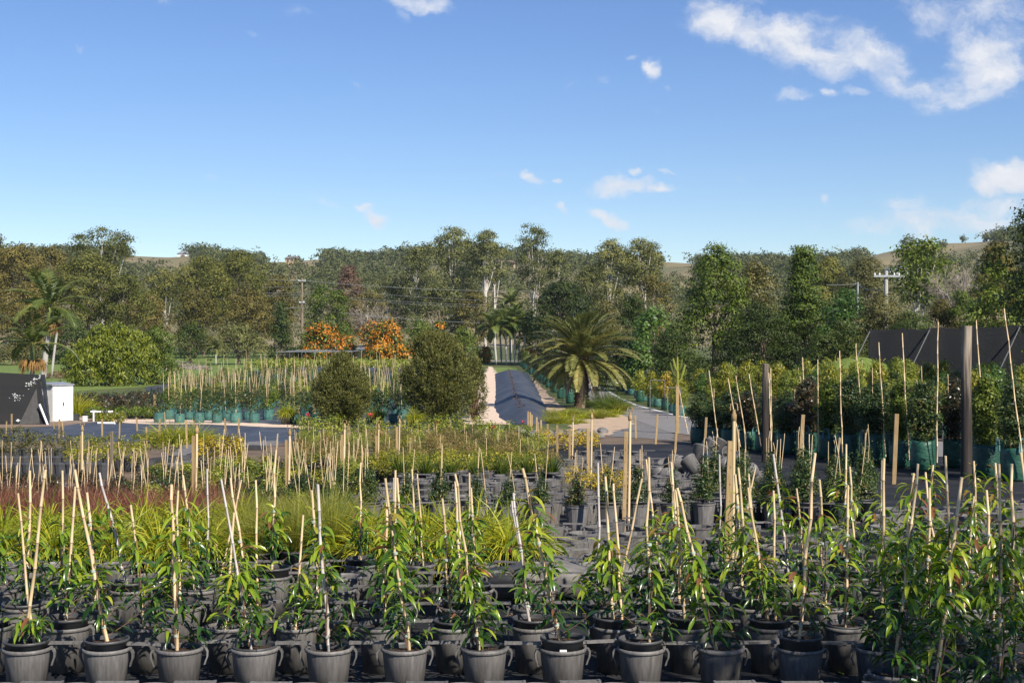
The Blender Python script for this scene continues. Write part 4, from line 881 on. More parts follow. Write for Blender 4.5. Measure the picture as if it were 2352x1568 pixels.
for r, (Y, lo, hi, S_) in enumerate([(18.0, 545, 790, RB), (18.5, 520, 800, RB), (19.1, -10, 800, RB), (20.0, 300, 830, RB), (21.0, 330, 850, RB+YB), (22.2, 350, 880, RB+YB), (23.6, 360, 860, YB+RB[4:]), (25.0, 390, 860, YB+RB), (26.5, 560, 900, YB), (18.1, -10, 500, RB)]):
    u = lo; c = 0
    while u < hi:
        if u < 330 and 19 < Y < 19.2 and g0.random() < .25: u += 60; continue
        c += 1; thing('staked_shrub', 'low shrub on thin canes, %s from left in the %s line behind the grasses' % (nth(c), nth(r+1)), 'potted shrub', (ux(u, Y), Y+g0.normal()*.08, gz(Y)-.03), S_[g0.integers(len(S_))], rz=g0.uniform(0, 6), sc=g0.uniform(.9, 1.1), group='low staked shrubs behind the grasses')
        u += .47/Y*FU*g0.uniform(.9, 1.1)
for i, (u, Y) in enumerate([(30, 18.6), (95, 19.6), (160, 18.9), (215, 20.2), (262, 19.0), (120, 21.0), (60, 21.5), (190, 22.), (20, 22.6), (270, 21.3)]):
    thing('staked_shrub', 'sparse reddish seedling on thin canes beside the grey path, %s of ten' % nth(i+1), 'potted shrub', (ux(u, Y), Y, gz(Y)+.01), [('pot', POT)]+canes(g0, 3, .85, sp=.1)+[('foliage', RB[1][1][1])], sc=.95, rz=i, group='seedlings by the grey path')
# nandina bed
NA = [[('pot', POT), ('foliage', shrub_mesh(g0, .46, .66, 300, 9, .034, 'ball', m_, asp=.3, z0=.14))]+canes(g0, g0.integers(0, 2), .6, lean=.04) for m_ in ('nandina', 'nandina', 'olive', 'nandina', 'shruby', 'fresh')]
for r, Y in enumerate([27.2, 28.3, 29.5, 30.8, 32.2, 33.8, 35.5, 37.2]):
    lo = [800, 760, 750, 700, 690, 690, 720, 700][r]; hi = [1260, 1265, 1262, 1265, 1265, 1240, 1230, 1180][r]; u = lo; c = 0
    while u < hi:
        c += 1; S_ = [NA[4:], NA[4:5]+NA[:1], NA[:2]+NA[3:4], NA[:4], NA, NA, NA[2:], NA[2:]][r]
        thing('feathery_shrub', 'feathery golden-green shrub, %s from left in the %s line of the middle bed' % (nth(c), nth(r+1)), 'potted shrub', (ux(u, Y), Y+g0.normal()*.12, gz(Y)-.05), S_[g0.integers(len(S_))], rz=g0.uniform(0, 6), sc=g0.uniform(.9, 1.15), group='feathery shrubs of the middle bed')
        u += .62/Y*FU*g0.uniform(.9, 1.1)
SPK = tuft(g0, 160, .38, .008, .6, .6).mesh('blades', M['mid'])
for i in range(7): grass('spiky_potted_grass', SPK, 920+i*58, 25.2, 'small spiky green grass in a grey pot, %s from the left below the feathery bed' % nth(i+1), 'spiky grasses below the feathery bed')
fl = MB(); clumps(fl, [(0, 0, 0, .045, .04, .035)], 8, 5, .015, .035, .8, g=g0); RFL = fl.mesh('petals', M['redflower'])
ROSE = [('stem', MB().tube([(0, 0, 0), (.02, 0, .4), (0, 0, .75)], .008, 4).mesh('stem', M['stem'])), ('foliage', shrub_mesh(g0, .6, .8, 110, 7, .06, 'col', 'fresh', z0=.12))]
for i, (u, Y) in enumerate([(735, 38.5), (770, 39), (830, 39.5), (870, 38.5), (925, 39.5), (960, 39), (1010, 40), (1052, 39), (1095, 38.5), (1130, 37.8), (705, 39.2), (1170, 38.2), (1205, 37.5)]):
    o = thing('rose_bush', 'leggy fresh-green rose bush, %s from the left behind the feathery bed' % nth(i+1), 'rose', (ux(u, Y), Y, gz(Y)), ROSE+([('flower', RFL)] if i % 3 == 0 else []), rz=g0.uniform(0, 6), sc=g0.uniform(.9, 1.2), group='rose bushes at the end of the feathery bed')
    for c in o.children:
        if c.name.startswith('flower'): c.location = (g0.normal()*.25, g0.normal()*.2, g0.uniform(.55, .85))
# ------------------------------------------------------------------ shrubs in green grow bags
def bag_mesh(r, h, mat='bag', n=18, seed=1):
    g = np.random.default_rng(seed); mb = MB(); th = np.arange(n)/n*6.2832; V = []
    prof = [(0, .0), (.86, .0), (.98, .08), (1.03, .3), (1.0, .6), (.96, .85), (.95, 1.0), (.90, 1.0), (.88, .86), (0, .86)]
    for (q, z) in prof:
        wv = 1+.035*np.sin(th*3+z*5+seed)+.02*np.sin(th*7-z*9); V.append(np.stack([np.cos(th)*q*r*wv, np.sin(th)*q*r*wv, np.full(n, z*h)+(.02*np.sin(th*2+seed)*h if z > .5 else 0)], 1))
    F = [(i*n+j, i*n+(j+1) % n, (i+1)*n+(j+1) % n, (i+1)*n+j) for i in range(len(prof)-1) for j in range(n)]
    mb.add(np.concatenate(V), F); return mb.mesh('grow_bag', M[mat], True)
def straps(r, h):
    o = []
    for s in (-1, 1):
        mb = MB(); t = np.linspace(0, math.pi, 9); P = np.stack([np.cos(t)*.5*r*.55, np.full(9, s*r*.98), h*.80+np.sin(t)**.7*h*.42], 1); v = []
        for p in P: v += [p+np.array((0, 0, .0)), p+np.array((.0, s*.0, .045))+np.array((0, .01*s, 0))]
        w = np.array(v); w[1::2] = w[::2]+np.array((.035, 0, .02)); mb.add(w, [(2*i, 2*i+1, 2*i+3, 2*i+2) for i in range(8)]); o.append(('strap', mb.mesh('strap', M['strap'])))
    return o
BAGL = bag_mesh(.25, .68, 'bag', 20, 2); BAGL2 = bag_mesh(.24, .64, 'bag', 20, 5); ST = straps(.25, .68)
def tall(g, h, w, mat, L=.06, shape='col', ncane=1, cl=1.75, cov=800, rb=0., z0=.55):
    st = MB(); st.tube([(0, 0, .3), (.02, 0, .7), (0, .02, z0+h*.8)], [.018, .014, .006], 5)
    return [('grow_bag', BAGL if g.random() < .5 else BAGL2)]+ST+[('stem', st.mesh('stem', M['stem'])), ('foliage', shrub_mesh(g, h, w, cov, 8, L, shape, mat, z0=z0, rb=rb))]+canes(g, ncane if g.random() < .6 else 0, cl, lean=.09, r=.010, z0=.3)
g1 = np.random.default_rng(77)
DKS = [tall(g1, 1.35, .80, 'shrub', .055, 'col', 1), tall(g1, 1.75, .62, 'shrub', .045, 'cone', 1, 1.9, 640), tall(g1, 1.45, .85, 'shrubred', .06, 'col', 1), tall(g1, 1.2, .85, 'shrub', .065, 'ball', 1), tall(g1, 1.5, .7, 'mid', .06, 'col', 1)]
YLS = [tall(g1, 1.5, .85, 'shruby', .075, 'col', 1), tall(g1, 1.35, .9, 'fresh', .075, 'col', 1), tall(g1, 1.5, .8, 'shruby', .07, 'col', 1), tall(g1, 1.3, .9, 'bright', .07, 'ball', 1), tall(g1, 1.6, .8, 'fresh', .07, 'col', 2)]
look = ['dark column shrub', 'dark conical shrub', 'bronze column shrub', 'rounded dark shrub', 'glossy column shrub']
P0, P1 = np.array((5.35, 41.)), np.array((10.3, 26.0)); dv = (P1-P0)/np.linalg.norm(P1-P0); nv = np.array((-dv[1], dv[0]))*-1
if nv[0] < 0: nv = -nv
k = 0
for r in range(2):
    n = 15 if r == 0 else 13; c = 0
    for i in range(n):
        p = P0+dv*(i+.4*r)*1.02+nv*(r*1.05)+g1.normal(size=2)*.06; j = [0, 3, 0, 2, 1, 3, 2, 4, 0, 3, 4, 0, 3, 4, 0][i % 15] if r == 0 else g1.integers(5); c += 1; k += 1
        if r == 0 and i in (12,): continue
        if abs(math.hypot(p[0]-ux(2218, 27.8), p[1]-27.8)) < .5: continue
        thing('bagged_shrub', '%s in a green bag, %s from road end of the %s line' % (look[j], nth(c), ['nearest', 'next'][r]), 'potted shrub', (p[0], p[1], gz(p[1])+.015), DKS[j], rz=g1.uniform(0, 6.28), sc=(1.1, 1.1, g1.uniform(.68, .82) if i < 6 else g1.uniform(.88, 1.05)), group='shrubs in green bags beside the shed road')
yl = ['yellow-leaved shrub', 'pale fresh-green shrub', 'golden-green shrub', 'rounded green shrub', 'tall pale shrub']
for r in range(7):
    c = 0
    for i in range(20):
        Y = 40+i*1.6+g1.normal()*.15; base = np.interp(Y, [33, 39.5, 43, 50, 64, 88], [24, 14.5, 11.2, 9.0, 8.1, 7.5]); X = base+1.2+r*1.55+g1.normal()*.12
        u = 1176+X/Y*FU
        if u > 2460 or Y < 44 and r == 0 and u < 1900: continue
        c += 1; j = g1.integers(5); S_ = (YLS if g1.random() < .85 else DKS)[j]
        thing('bagged_shrub', '%s in green bag, %s back in %s row right of the road' % ((yl if S_ in YLS else look)[j], nth(c), nth(r+1)), 'potted shrub', (X, Y, gz(Y)+.015), S_, rz=g1.uniform(0, 6.28), sc=(1., 1., g1.uniform(.72, 1.22)), group='shrubs in green bags right of the road')
RND = [[('grow_bag', bag_mesh(.24, .40, 'bag2', 18, 9)), ('foliage', shrub_mesh(g1, .75, .85, 330, 8, .05, 'ball', m_, z0=.38))] for m_ in ('olive', 'fresh', 'mid', 'euc_grey')]
for i, (u, v) in enumerate([(1548, 948), (1532, 940), (1512, 935), (1497, 928), (1478, 922), (1466, 914), (1452, 908), (1442, 903), (1432, 899), (1560, 955), (1520, 922), (1490, 908), (1540, 925)]):
    x, Y, z = gp(u, v); thing('round_shrub', 'rounded clipped shrub in a faded green bag beside the road line, %s of its group' % nth(i+1), 'potted shrub', (x, Y, z+.015), RND[i % 4], rz=i, sc=g1.uniform(.95, 1.2), group='round shrubs beside the road line')
for i in range(30):
    t = i/29.; Y = 82+t*88; X = 3.5-.026*(Y-80); thing('hedge_shrub', 'dense dark bagged shrub, %s along the hedge left of the road' % nth(i+1), 'potted shrub', (X+g1.normal()*.1, Y, gz(Y)+.015), DKS[[0, 3, 4, 2, 0][i % 5]], rz=i*1.3, sc=1.0, group='hedge of bagged shrubs left of the road')
# the big staked field on the left: each plant one small bagged shrub with its cane
def small_bagged(g, mat, bag, h=.75, w=.75, cane_l=1.75, kind='bamboo'):
    mb = MB(); n = 12; th = np.arange(n)/n*6.2832
    prof = [(.0, 0), (.17, 0), (.205, .12), (.20, .36), (.17, .37), (0, .34)]; V = np.concatenate([np.stack([np.cos(th)*q, np.sin(th)*q, np.full(n, z)], 1) for q, z in prof])
    mb.add(V, [(i*n+j, i*n+(j+1) % n, (i+1)*n+(j+1) % n, (i+1)*n+j) for i in range(5) for j in range(n)], .5, 0)
    bl = [(g.normal()*.1, g.normal()*.1, .34+h*(.2+.6*q), w*.33, w*.33, h*.28) for q in (0, .35, .7, 1)]
    clumps(mb, bl, 75, 7, .085, .075, .5, 0., .6, mi=1, g=g)
    if cane_l: mb.tube([(0.02, 0, .2), (g.normal()*.10, g.normal()*.05, .2+cane_l*g.uniform(.8, 1.1))], [.012, .009], 5, r=.4, mi=2)
    return mb.mesh('staked_bag_shrub', [M[bag], M[mat], M[kind]])
SB = [small_bagged(g1, m_, 'bag2', h_, w_, c_) for m_, h_, w_, c_ in [('shrub', .8, .85, 1.7), ('mid', .75, .8, 1.6), ('shrub', .9, .8, 1.85), ('euc_grey', .8, .75, 1.7), ('shrub', .8, .9, 0), ('shrubred', .8, .8, 0)]]
SF = [small_bagged(g1, m_, 'bag2', .7, .7, c_) for m_, c_ in [('euc_grey', 1.7), ('mid', 1.9), ('fresh', 1.6), ('shrub', 1.8)]]
c = 0; ROWV = []
VS = [972, 964, 956.5]+[949-5.0*k for k in range(25)]
for r, vr in enumerate(VS):
    Y = gy(vr); ua = np.interp(vr, [826, 832, 850, 867, 893, 959, 975], [740, 700, 612, 560, 425, 362, 366]); ub = np.interp(vr, [826, 850, 900, 975], [1090, 1085, 1060, 1000]); du = (.80/Y*FU) if r < 3 else 30+g1.random()*8
    u = ua+(r % 2)*du*.5; c0 = c
    while u < ub and c < 300:
        hid = 735 < u < 840 and vr > 930 or 940 < u < 1075 and vr > 900
        if not hid and g1.random() < .95:
            c += 1; S_ = SB if r < 4 else SF; j = g1.integers(len(S_)) if r > 0 else [4, 0, 5, 4, 2, 4][g1.integers(6)]
            lab = ('dark shrub in a teal bag, %s from left in the %s staked field row' % (nth(int(c-c0)), nth(r+1))) if r < 3 else 'shrub in a teal bag tied to a cane in the staked field'
            thing('staked_bag_shrub', lab, 'potted shrub', (ux(u, Y), Y+g1.normal()*.08, gz(Y)+.01), me=S_[j], rz=g1.uniform(0, 6.28), sc=g1.uniform(.9, 1.15)*(1 if Y < 110 else 1.15), group='shrubs of the front staked rows' if r < 3 else 'shrubs deep in the staked field')
        u += du*g1.uniform(.9, 1.12)
# ------------------------------------------------------------------ timber posts, sprinkler risers, plain stakes
def post(u, vt, vb, label, w=.07, riser=None, mat='timber', Y=None, lean=0., name='timber_post', cat='post', group=None, holes=False, top=None):
    Y = Y or gy(vb); x = ux(u, Y); z0 = gz(Y); H = vz(vt, Y)-z0; a = MB(); px = Y/FU
    ax = np.array(((1, 0, 0), (0, 1, 0), (lean*px/H, 0, 1.)))
    a.box((lean*px*.5, 0, H/2-.05), (w, w*.8, H+.1), ax=ax)
    if holes:
        for k in range(9): a.box((0+lean*px*(k+.5)/9, -w*.4-.002, H*(k+.5)/9), (.012, .006, .012), r=.9)
    parts = [('post', a.mesh('post', M[mat]))]
    if riser:
        dx, vtop, vbot = riser; b = MB(); Ht = vz(vtop, Y)-z0; Hb = max(.02, vz(vbot, Y)-z0); X = dx*px
        b.tube([(X*.75, -.02, Hb), (X*.9, -.02, (Hb+Ht)/2), (X, -.02, Ht)], [.017, .017, .016], 8)
        s_ = MB(); s_.lathe([(.016, 0), (.026, .01), (.026, .06), (.016, .075), (.012, .11)], 10, (X, -.02, Ht)); s_.tube([(X-.035, -.02, Ht+.10), (X-.03, -.02, Ht+.16), (X, -.02, Ht+.18), (X+.03, -.02, Ht+.16), (X+.035, -.02, Ht+.10)], .006, 5)
        parts += [('riser_pipe', b.mesh('riser_pipe', M['bamboo'], True)), ('sprinkler', s_.mesh('sprinkler', M['timber'], True))]
    return thing(name, label, cat, (x, Y, z0), parts, group=group)
post(1668, 1012, 1352, 'thick tan timber post with drilled holes among the front figs', .075, (17, 966, 1350), Y=13.55, holes=True, lean=12)
post(1432, 990, 1203, 'tan drilled post with ringed riser behind the conical shrubs', .048, (15, 966, 1200), Y=17.8, holes=True, lean=6)
post(1351, 983, 1118, 'slim tan post with sprinkler riser right of the middle bed', .048, (8, 962, 1110), Y=24.)
post(1309, 985, 1065, 'tan post with thin riser, behind the slim one with sprinkler', .06, (7, 968, 1062))
for i, (u, vt, vb) in enumerate([(1280, 976, 1050), (1258, 973, 1022), (1243, 964, 1012), (1233, 958, 1004), (1222, 952, 990), (1213, 944, 985), (1218, 946, 985)]):
    post(u, vt, vb, 'plain tan stake, %s in the line running back from the middle bed' % nth(i+1), .05, group='line of tan stakes by the mound')
for i, (u, vt, vb, ln) in enumerate([(1461, 954, 1006, 2), (1506, 952, 1020, -4), (1550, 966, 1040, -5), (1616, 958, 1062, -6), (1690, 962, 1050, 2), (1836, 952, 1080, -8), (2052, 950, 1112, -7)]):
    post(u, vt, vb, 'reddish timber stake beside the road and green bags, %s from the left' % nth(i+1), .055 if i < 5 else .075, lean=-ln, group='stakes beside the green bags')
post(445, 1000, 1175, 'tan post with capped riser among the left staked shrubs', .045, (8, 995, 1170), Y=18.5)
post(188, 1000, 1085, 'tan post standing by the left pot rows', .04, (2, 990, 1080), Y=24.5)
post(257, 990, 1090, 'dark brown post in the left rows', .045, mat='oldtimber', Y=24)
post(658, 1010, 1115, 'tan post with two rods left of the middle bed', .04, (8, 1000, 1110), Y=21.5)
post(787, 998, 1080, 'tan post with riser near the left side of the feathery bed', .06, (5, 985, 1080), Y=26)
post(865, 1000, 1060, 'tan post with riser in the feathery bed', .05, (5, 985, 1060), Y=28.5)
post(912, 980, 1050, 'pair-like tan post in the middle of the feathery bed', .05, (6, 972, 1050), Y=30)
for i, (u, vt, vb) in enumerate([(14, 967, 1004), (27, 950, 992), (125, 966, 985), (137, 962, 1008), (146, 968, 1003), (235, 962, 1006), (274, 970, 1018), (316, 958, 990), (338, 980, 1050), (366, 962, 1020), (381, 945, 980), (430, 965, 1030), (520, 960, 990), (548, 960, 995), (518, 960, 1000)]):
    post(u, vt, vb, 'short wooden stake in the left weed mat, %s from the left' % nth(i+1), .05 if i % 2 else .035, lean=g1.normal()*2, group='short stakes on the left weed mat')
for i, (u, vt, vb) in enumerate([(356, 905, 962), (378, 904, 940), (402, 902, 930), (722, 925, 965), (686, 930, 960)]):
    post(u, vt, vb, 'thick grey-brown post at the edge of the staked field, %s from the left' % nth(i+1), .11, mat='timber', group='edge posts of the staked field')
for i, (u, vt, vb) in enumerate([(757, 965, 1000), (800, 972, 1012), (838, 960, 1000), (930, 965, 1008), (985, 970, 1005), (1003, 964, 1000), (1032, 958, 1000)]):
    post(u, vt, vb, 'thin stake between the feathery bed and the big bushes, %s from the left' % nth(i+1), .045, group='stakes before the big bushes')
def longcane(u, vt, vb, u2, Y, i):
    x = ux(u2, Y); z0 = gz(Y); H = vz(vt, Y)-z0; mb = MB(); cane(mb, (0, 0, .2), (ux(u, Y)-x, 0, H), .016, g1, .35)
    tag(put(bpy.data.objects.new('bamboo_cane', mb.mesh('bamboo_cane', M['bamboo'], True))), 'long bamboo cane standing above the bagged shrubs, %s from the left' % nth(i+1), 'cane', 'long canes above the bagged shrubs').location = (x, Y, z0)
for i, (u, vt, u2, Y) in enumerate([(1628, 850, 1650, 38), (1672, 868, 1700, 36), (1690, 862, 1715, 37), (1720, 858, 1748, 36), (1765, 855, 1772, 34), (1770, 845, 1772, 35), (1878, 825, 1880, 34), (1928, 805, 1935, 32), (1966, 788, 1985, 33), (2018, 786, 2034, 32), (2072, 765, 2088, 31), (2154, 738, 2152, 30), (2242, 735, 2265, 29), (2306, 708, 2352, 27), (1843, 820, 1850, 36)]):
    longcane(u, vt, 1090, u2, Y, i)
# euphorbia strapped to a post by the road
def cactus():
    Y = 47; u = 1556; x = ux(u, Y); z0 = gz(Y); px = Y/FU; H = vz(820, Y)-z0; b = MB()
    for (dx, zb, zt, bend) in [(0, .62, 1., 0), (-13, .72, .93, -4), (12, .66, .90, 6), (-7, .8, .98, -3), (8, .80, .97, 3), (18, .70, .84, 3)]:
        P = [(0, 0, H*zb), (dx*px*.7, 0, H*(zb+.05)), (dx*px, 0, H*(zb+zt)/2), ((dx+bend)*px, .02, H*zt)]; b.tube(P, [.035, .05, .05, .03], 6, r=g1.random())
    p = MB(); p.box((0, .03, H*.40), (.10, .10, H*.82)); s_ = MB()
    cane(s_, (.35, 0, 0), (.03, 0, H*.62), .016, g1)
    thing('euphorbia', 'pale candelabra euphorbia tied to a grey post beside the road', 'cactus', (x, Y, z0+.01), [('post', p.mesh('post', M['timber'])), ('stems', b.mesh('stems', M['fresh'], True)), ('stake', s_.mesh('stake', M['bamboo'], True))])
cactus()
for i, (u, Y, c_) in enumerate([(1530, 72, 'gold'), (1497, 78, 'shruby'), (1560, 66, 'shruby'), (1470, 84, 'fresh')]):
    x = ux(u, Y); thing('golden_shrub', 'yellowish bagged shrub just right of the road, %s of four' % nth(i+1), 'potted shrub', (x, Y, gz(Y)), [('grow_bag', BAGL2), ('foliage', shrub_mesh(g1, 1.5, .9, 300, 8, .09, 'col', c_))], sc=1.05, group='golden shrubs right of the road')
def rail(u, v, w, Y, label, i):
    x = ux(u, Y); H = vz(v, Y)-gz(Y); L_ = w*Y/FU; a = MB(); a.tube([(-L_/2, 0, H), (L_/2, 0, H)], .018, 8); parts = [('rail', a.mesh('rail', M['dullpipe'], True))]
    for s in (-1, 1): b = MB(); b.tube([(s*L_/2, 0, 0), (s*L_/2, 0, H-.02)], .018, 8); parts.append(('leg', b.mesh('leg', M['dullpipe'], True)))
    thing('plant_rail', label, 'rail', (x, Y, gz(Y)), parts)
rail(1510, 873, 34, 68, 'grey pipe rail holding shrubs right of the road, farthest one', 0); rail(1548, 890, 30, 60, 'grey pipe rail just left of the euphorbia', 1); rail(2080, 935, 170, 42, 'long grey pipe rail among the bagged shrubs', 2)
# grassy hummock and the black mesh enclosure on the right
def hummock():
    Y = 70; x0 = ux(1960, Y); mb = MB(); n = 40; m = 24; V = []
    for j in range(m):
        for i in range(n):
            a, b = i/(n-1)*2-1, j/(m-1)*2-1; rr = min(1, math.hypot(a, b)); h = (math.cos(rr*math.pi)*.5+.5)**.7*2.2*(1+.18*math.sin(a*5+1)+.12*math.sin(b*7+a*3)); V.append((a*8.5, b*5, h))
    mb.add(V, [(j*n+i, j*n+i+1, (j+1)*n+i+1, (j+1)*n+i) for j in range(m-1) for i in range(n-1)])
    o = struct('hummock', mb.mesh('hummock', M['lawn'], True)); o.location = (x0, Y, gz(Y)-.02)
    g = np.random.default_rng(9); V = np.array(V); p = V[g.integers(0, len(V), 5200)]+g.normal(size=(5200, 3))*np.array((.15, .15, .0)); p = p[p[:, 2] > .15]; p[:, 2] -= .08
    n_ = len(p); d = nrm(rdir(n_, g)*.7+np.array((0, 0, 1.))); mb2 = MB(); strips(mb2, p, d, nrm(np.cross(d, rdir(n_, g))), g.uniform(.25, .55, n_), .045, 1.5, np.clip(.45+.3*g.normal(size=n_), 0, 1), 3)
    o2 = put(bpy.data.objects.new('hummock_grass', mb2.mesh('hummock_grass', M['finegrass']))); o2.location = o.location; tag(o2, 'long green grass growing over the hummock below the black mesh', 'grass', kind='stuff')
hummock()
def charred():  # pole timber: creosote stain plus shade painted into the colour of its lower part
    m, N, L = newmat('creosote_shade_pole'); tc = N.new('ShaderNodeTexCoord'); sp = N.new('ShaderNodeSeparateXYZ'); L.new(tc.outputs['Object'], sp.inputs[0])
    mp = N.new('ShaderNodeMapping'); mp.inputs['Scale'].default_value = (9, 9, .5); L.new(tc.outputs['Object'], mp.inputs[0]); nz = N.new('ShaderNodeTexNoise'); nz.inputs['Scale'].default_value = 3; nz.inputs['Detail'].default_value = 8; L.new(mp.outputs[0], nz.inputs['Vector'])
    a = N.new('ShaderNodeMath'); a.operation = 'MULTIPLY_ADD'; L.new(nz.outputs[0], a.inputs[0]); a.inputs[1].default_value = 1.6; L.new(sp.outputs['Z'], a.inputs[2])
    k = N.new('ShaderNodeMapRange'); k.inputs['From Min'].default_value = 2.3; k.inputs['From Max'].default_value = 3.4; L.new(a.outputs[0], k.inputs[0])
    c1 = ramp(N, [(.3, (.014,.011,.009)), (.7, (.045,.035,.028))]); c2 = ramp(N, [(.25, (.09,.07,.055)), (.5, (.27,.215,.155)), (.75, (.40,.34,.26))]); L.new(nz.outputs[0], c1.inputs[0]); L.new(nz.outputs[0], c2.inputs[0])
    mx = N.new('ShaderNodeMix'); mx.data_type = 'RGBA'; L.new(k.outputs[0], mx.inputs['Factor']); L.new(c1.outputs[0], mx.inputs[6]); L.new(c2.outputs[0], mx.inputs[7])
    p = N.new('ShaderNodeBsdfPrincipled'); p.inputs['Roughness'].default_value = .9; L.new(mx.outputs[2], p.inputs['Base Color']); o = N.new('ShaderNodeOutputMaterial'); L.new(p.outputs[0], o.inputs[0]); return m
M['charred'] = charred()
def netmat():
    m, N, L = newmat('shade_mesh'); tr = N.new('ShaderNodeBsdfTransparent'); p = N.new('ShaderNodeBsdfPrincipled'); p.inputs['Base Color'].default_value = (.010, .010, .011, 1); p.inputs['Roughness'].default_value = .75
    mx = N.new('ShaderNodeMixShader'); tc = N.new('ShaderNodeTexCoord'); nz = N.new('ShaderNodeTexNoise'); nz.inputs['Scale'].default_value = 1.2; nz.inputs['Detail'].default_value = 6; L.new(tc.outputs['Object'], nz.inputs['Vector'])
    mr = N.new('ShaderNodeMapRange'); mr.inputs['To Min'].default_value = .74; mr.inputs['To Max'].default_value = .94; L.new(nz.outputs[0], mr.inputs[0]); L.new(mr.outputs[0], mx.inputs[0])
    L.new(tr.outputs[0], mx.inputs[1]); L.new(p.outputs[0], mx.inputs[2]); o = N.new('ShaderNodeOutputMaterial'); L.new(mx.outputs[0], o.inputs[0]); return m
M['net'] = netmat(); M['netgrey'] = surf('grey_mesh', [(.3, (.055,.053,.05)), (.7, (.085,.082,.078))], 6)
def enclosure():
    Y = 70; x0 = ux(1997, Y); x1 = ux(2600, Y-8); z0 = gz(Y); H0 = vz(756, Y)-z0; H1 = vz(738, Y-8)-z0; a = MB(); n = 14
    for (A, B, ha, hb) in [((x0, Y), (x1, Y-8), H0, H1), ((x0, Y), (x0+5, Y+14), H0, H0)]:
        v = []; f = []
        for i in range(n+1):
            t = i/n; x = A[0]+(B[0]-A[0])*t; y = A[1]+(B[1]-A[1])*t; h = ha+(hb-ha)*t-.10*abs(math.sin(t*n/2*math.pi)); wv = .06*math.sin(i*2.1)
            v += [(x-x0, y-Y+wv, 0), (x-x0, y-Y+wv, h), (x-x0, y-Y+wv+.01, 0), (x-x0, y-Y+wv+.01, h)]
        for i in range(n): q = i*4; f += [(q, q+4, q+5, q+1), (q+2, q+3, q+7, q+6), (q+1, q+5, q+7, q+3)]
        a.add(v, f)
    parts = [('mesh_wall', a.mesh('mesh_wall', M['net'], True))]
    for t in (0., .25, .42, .60, .8):
        b = MB(); x = (x1-x0)*t; y = -8*t+.15; h = H0+(H1-H0)*t; b.tube([(x, y, 0), (x+.06, y, h)], .07, 8); parts.append(('post', b.mesh('post', M['oldtimber'], True)))
        if t in (.25, .60, 0.): c_ = MB(); c_.tube([(x, y-.2, h-.1), (x-1.9, y-.25, .1)], .03, 6); parts.append(('brace', c_.mesh('brace', M['dullpipe'], True)))
    thing('mesh_enclosure', 'long black shade-mesh enclosure with slanting braces on the right', 'shade house', (x0, Y, z0), parts)
enclosure()
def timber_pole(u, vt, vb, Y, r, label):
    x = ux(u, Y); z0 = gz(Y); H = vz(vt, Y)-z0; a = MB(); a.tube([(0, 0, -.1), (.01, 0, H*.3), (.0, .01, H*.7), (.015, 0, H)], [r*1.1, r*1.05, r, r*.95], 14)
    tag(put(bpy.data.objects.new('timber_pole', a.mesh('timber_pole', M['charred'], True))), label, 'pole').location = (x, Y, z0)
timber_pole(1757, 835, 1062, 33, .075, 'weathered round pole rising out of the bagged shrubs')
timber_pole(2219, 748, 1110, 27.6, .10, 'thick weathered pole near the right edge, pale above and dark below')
# the black tent of shade cloth, the tin shed and the pipework on the left
def net_left():
    x, Y, z0 = gp(40, 975); px = Y/FU; a = MB(); U = lambda u: (u-40)*px; H = vz(856, Y)-z0; H2 = vz(861, Y)-z0
    P = [(U(-140), 0, 0), (U(-140), .5, H*1.02), (U(-40), .5, H*1.01), (U(82), .45, H2), (U(88), .4, H2*.72), (U(97), .2, H2*.38), (U(112), 0, 0), (U(40), 0, 0)]
    c = np.mean(np.array(P), 0); n = len(P); a.add([*P, tuple(c)], [(i, (i+1) % n, n) for i in range(n)]); Q = [(p[0], p[1]+.012, p[2]) for p in P]; a.add([*Q, (c[0], c[1]+.012, c[2])], [((i+1) % n, i, n) for i in range(n)])
    b = MB(); b.add([(U(82), .46, H2), (U(82)-.5, 2.6, H2*.97), (U(104)-.8, 3., 0), (U(112), .03, 0)], [(0, 1, 2, 3)]); b.add([(U(82)+.012, .46, H2), (U(82)-.488, 2.6, H2*.97), (U(104)-.788, 3., 0), (U(112)+.012, .03, 0)], [(3, 2, 1, 0)])
    t = MB(); t.add([(U(45), -.03, .02), (U(78), .3, H2*.72), (U(92), -.02, .03)], [(2, 1, 0)]); t.add([(U(45), -.045, .02), (U(78), .285, H2*.72), (U(92), -.035, .03)], [(0, 1, 2)])
    q = MB(); q.tube([(U(92), -.06, vz(928, Y)-z0), (U(112), -.12, 0)], .045, 8); g = np.random.default_rng(3); d = MB()
    for (uu, vv, k, sp) in [(66, 880, 30, 15), (35, 910, 20, 17), (42, 965, 14, 4)]:
        for i in range(k):
            cx, cz = U(uu+g.normal()*sp*.5), vz(vv+g.normal()*sp*.28, Y)-z0; yy = .5*max(0, cz)/H-.02; d.box((cx, yy-.012, cz), (.012+.05*g.random(), .006, .010+.018*g.random()))
    pl = MB(); pl.tube([(U(82), .47, 0), (U(82), .47, H2)], .04, 8)
    thing('shade_cloth_tent', 'black shade-cloth tent torn and spattered with white, left edge', 'shade house', (x, Y, z0), [('cloth', a.mesh('cloth', M['net'])), ('side_cloth', b.mesh('side_cloth', M['net'])), ('flap', t.mesh('flap', M['netgrey'])), ('white_pipe', q.mesh('white_pipe', M['pipe'], True)), ('splash', d.mesh('splash', M['white'])), ('pole', pl.mesh('pole', M['metal'], True))])
net_left()
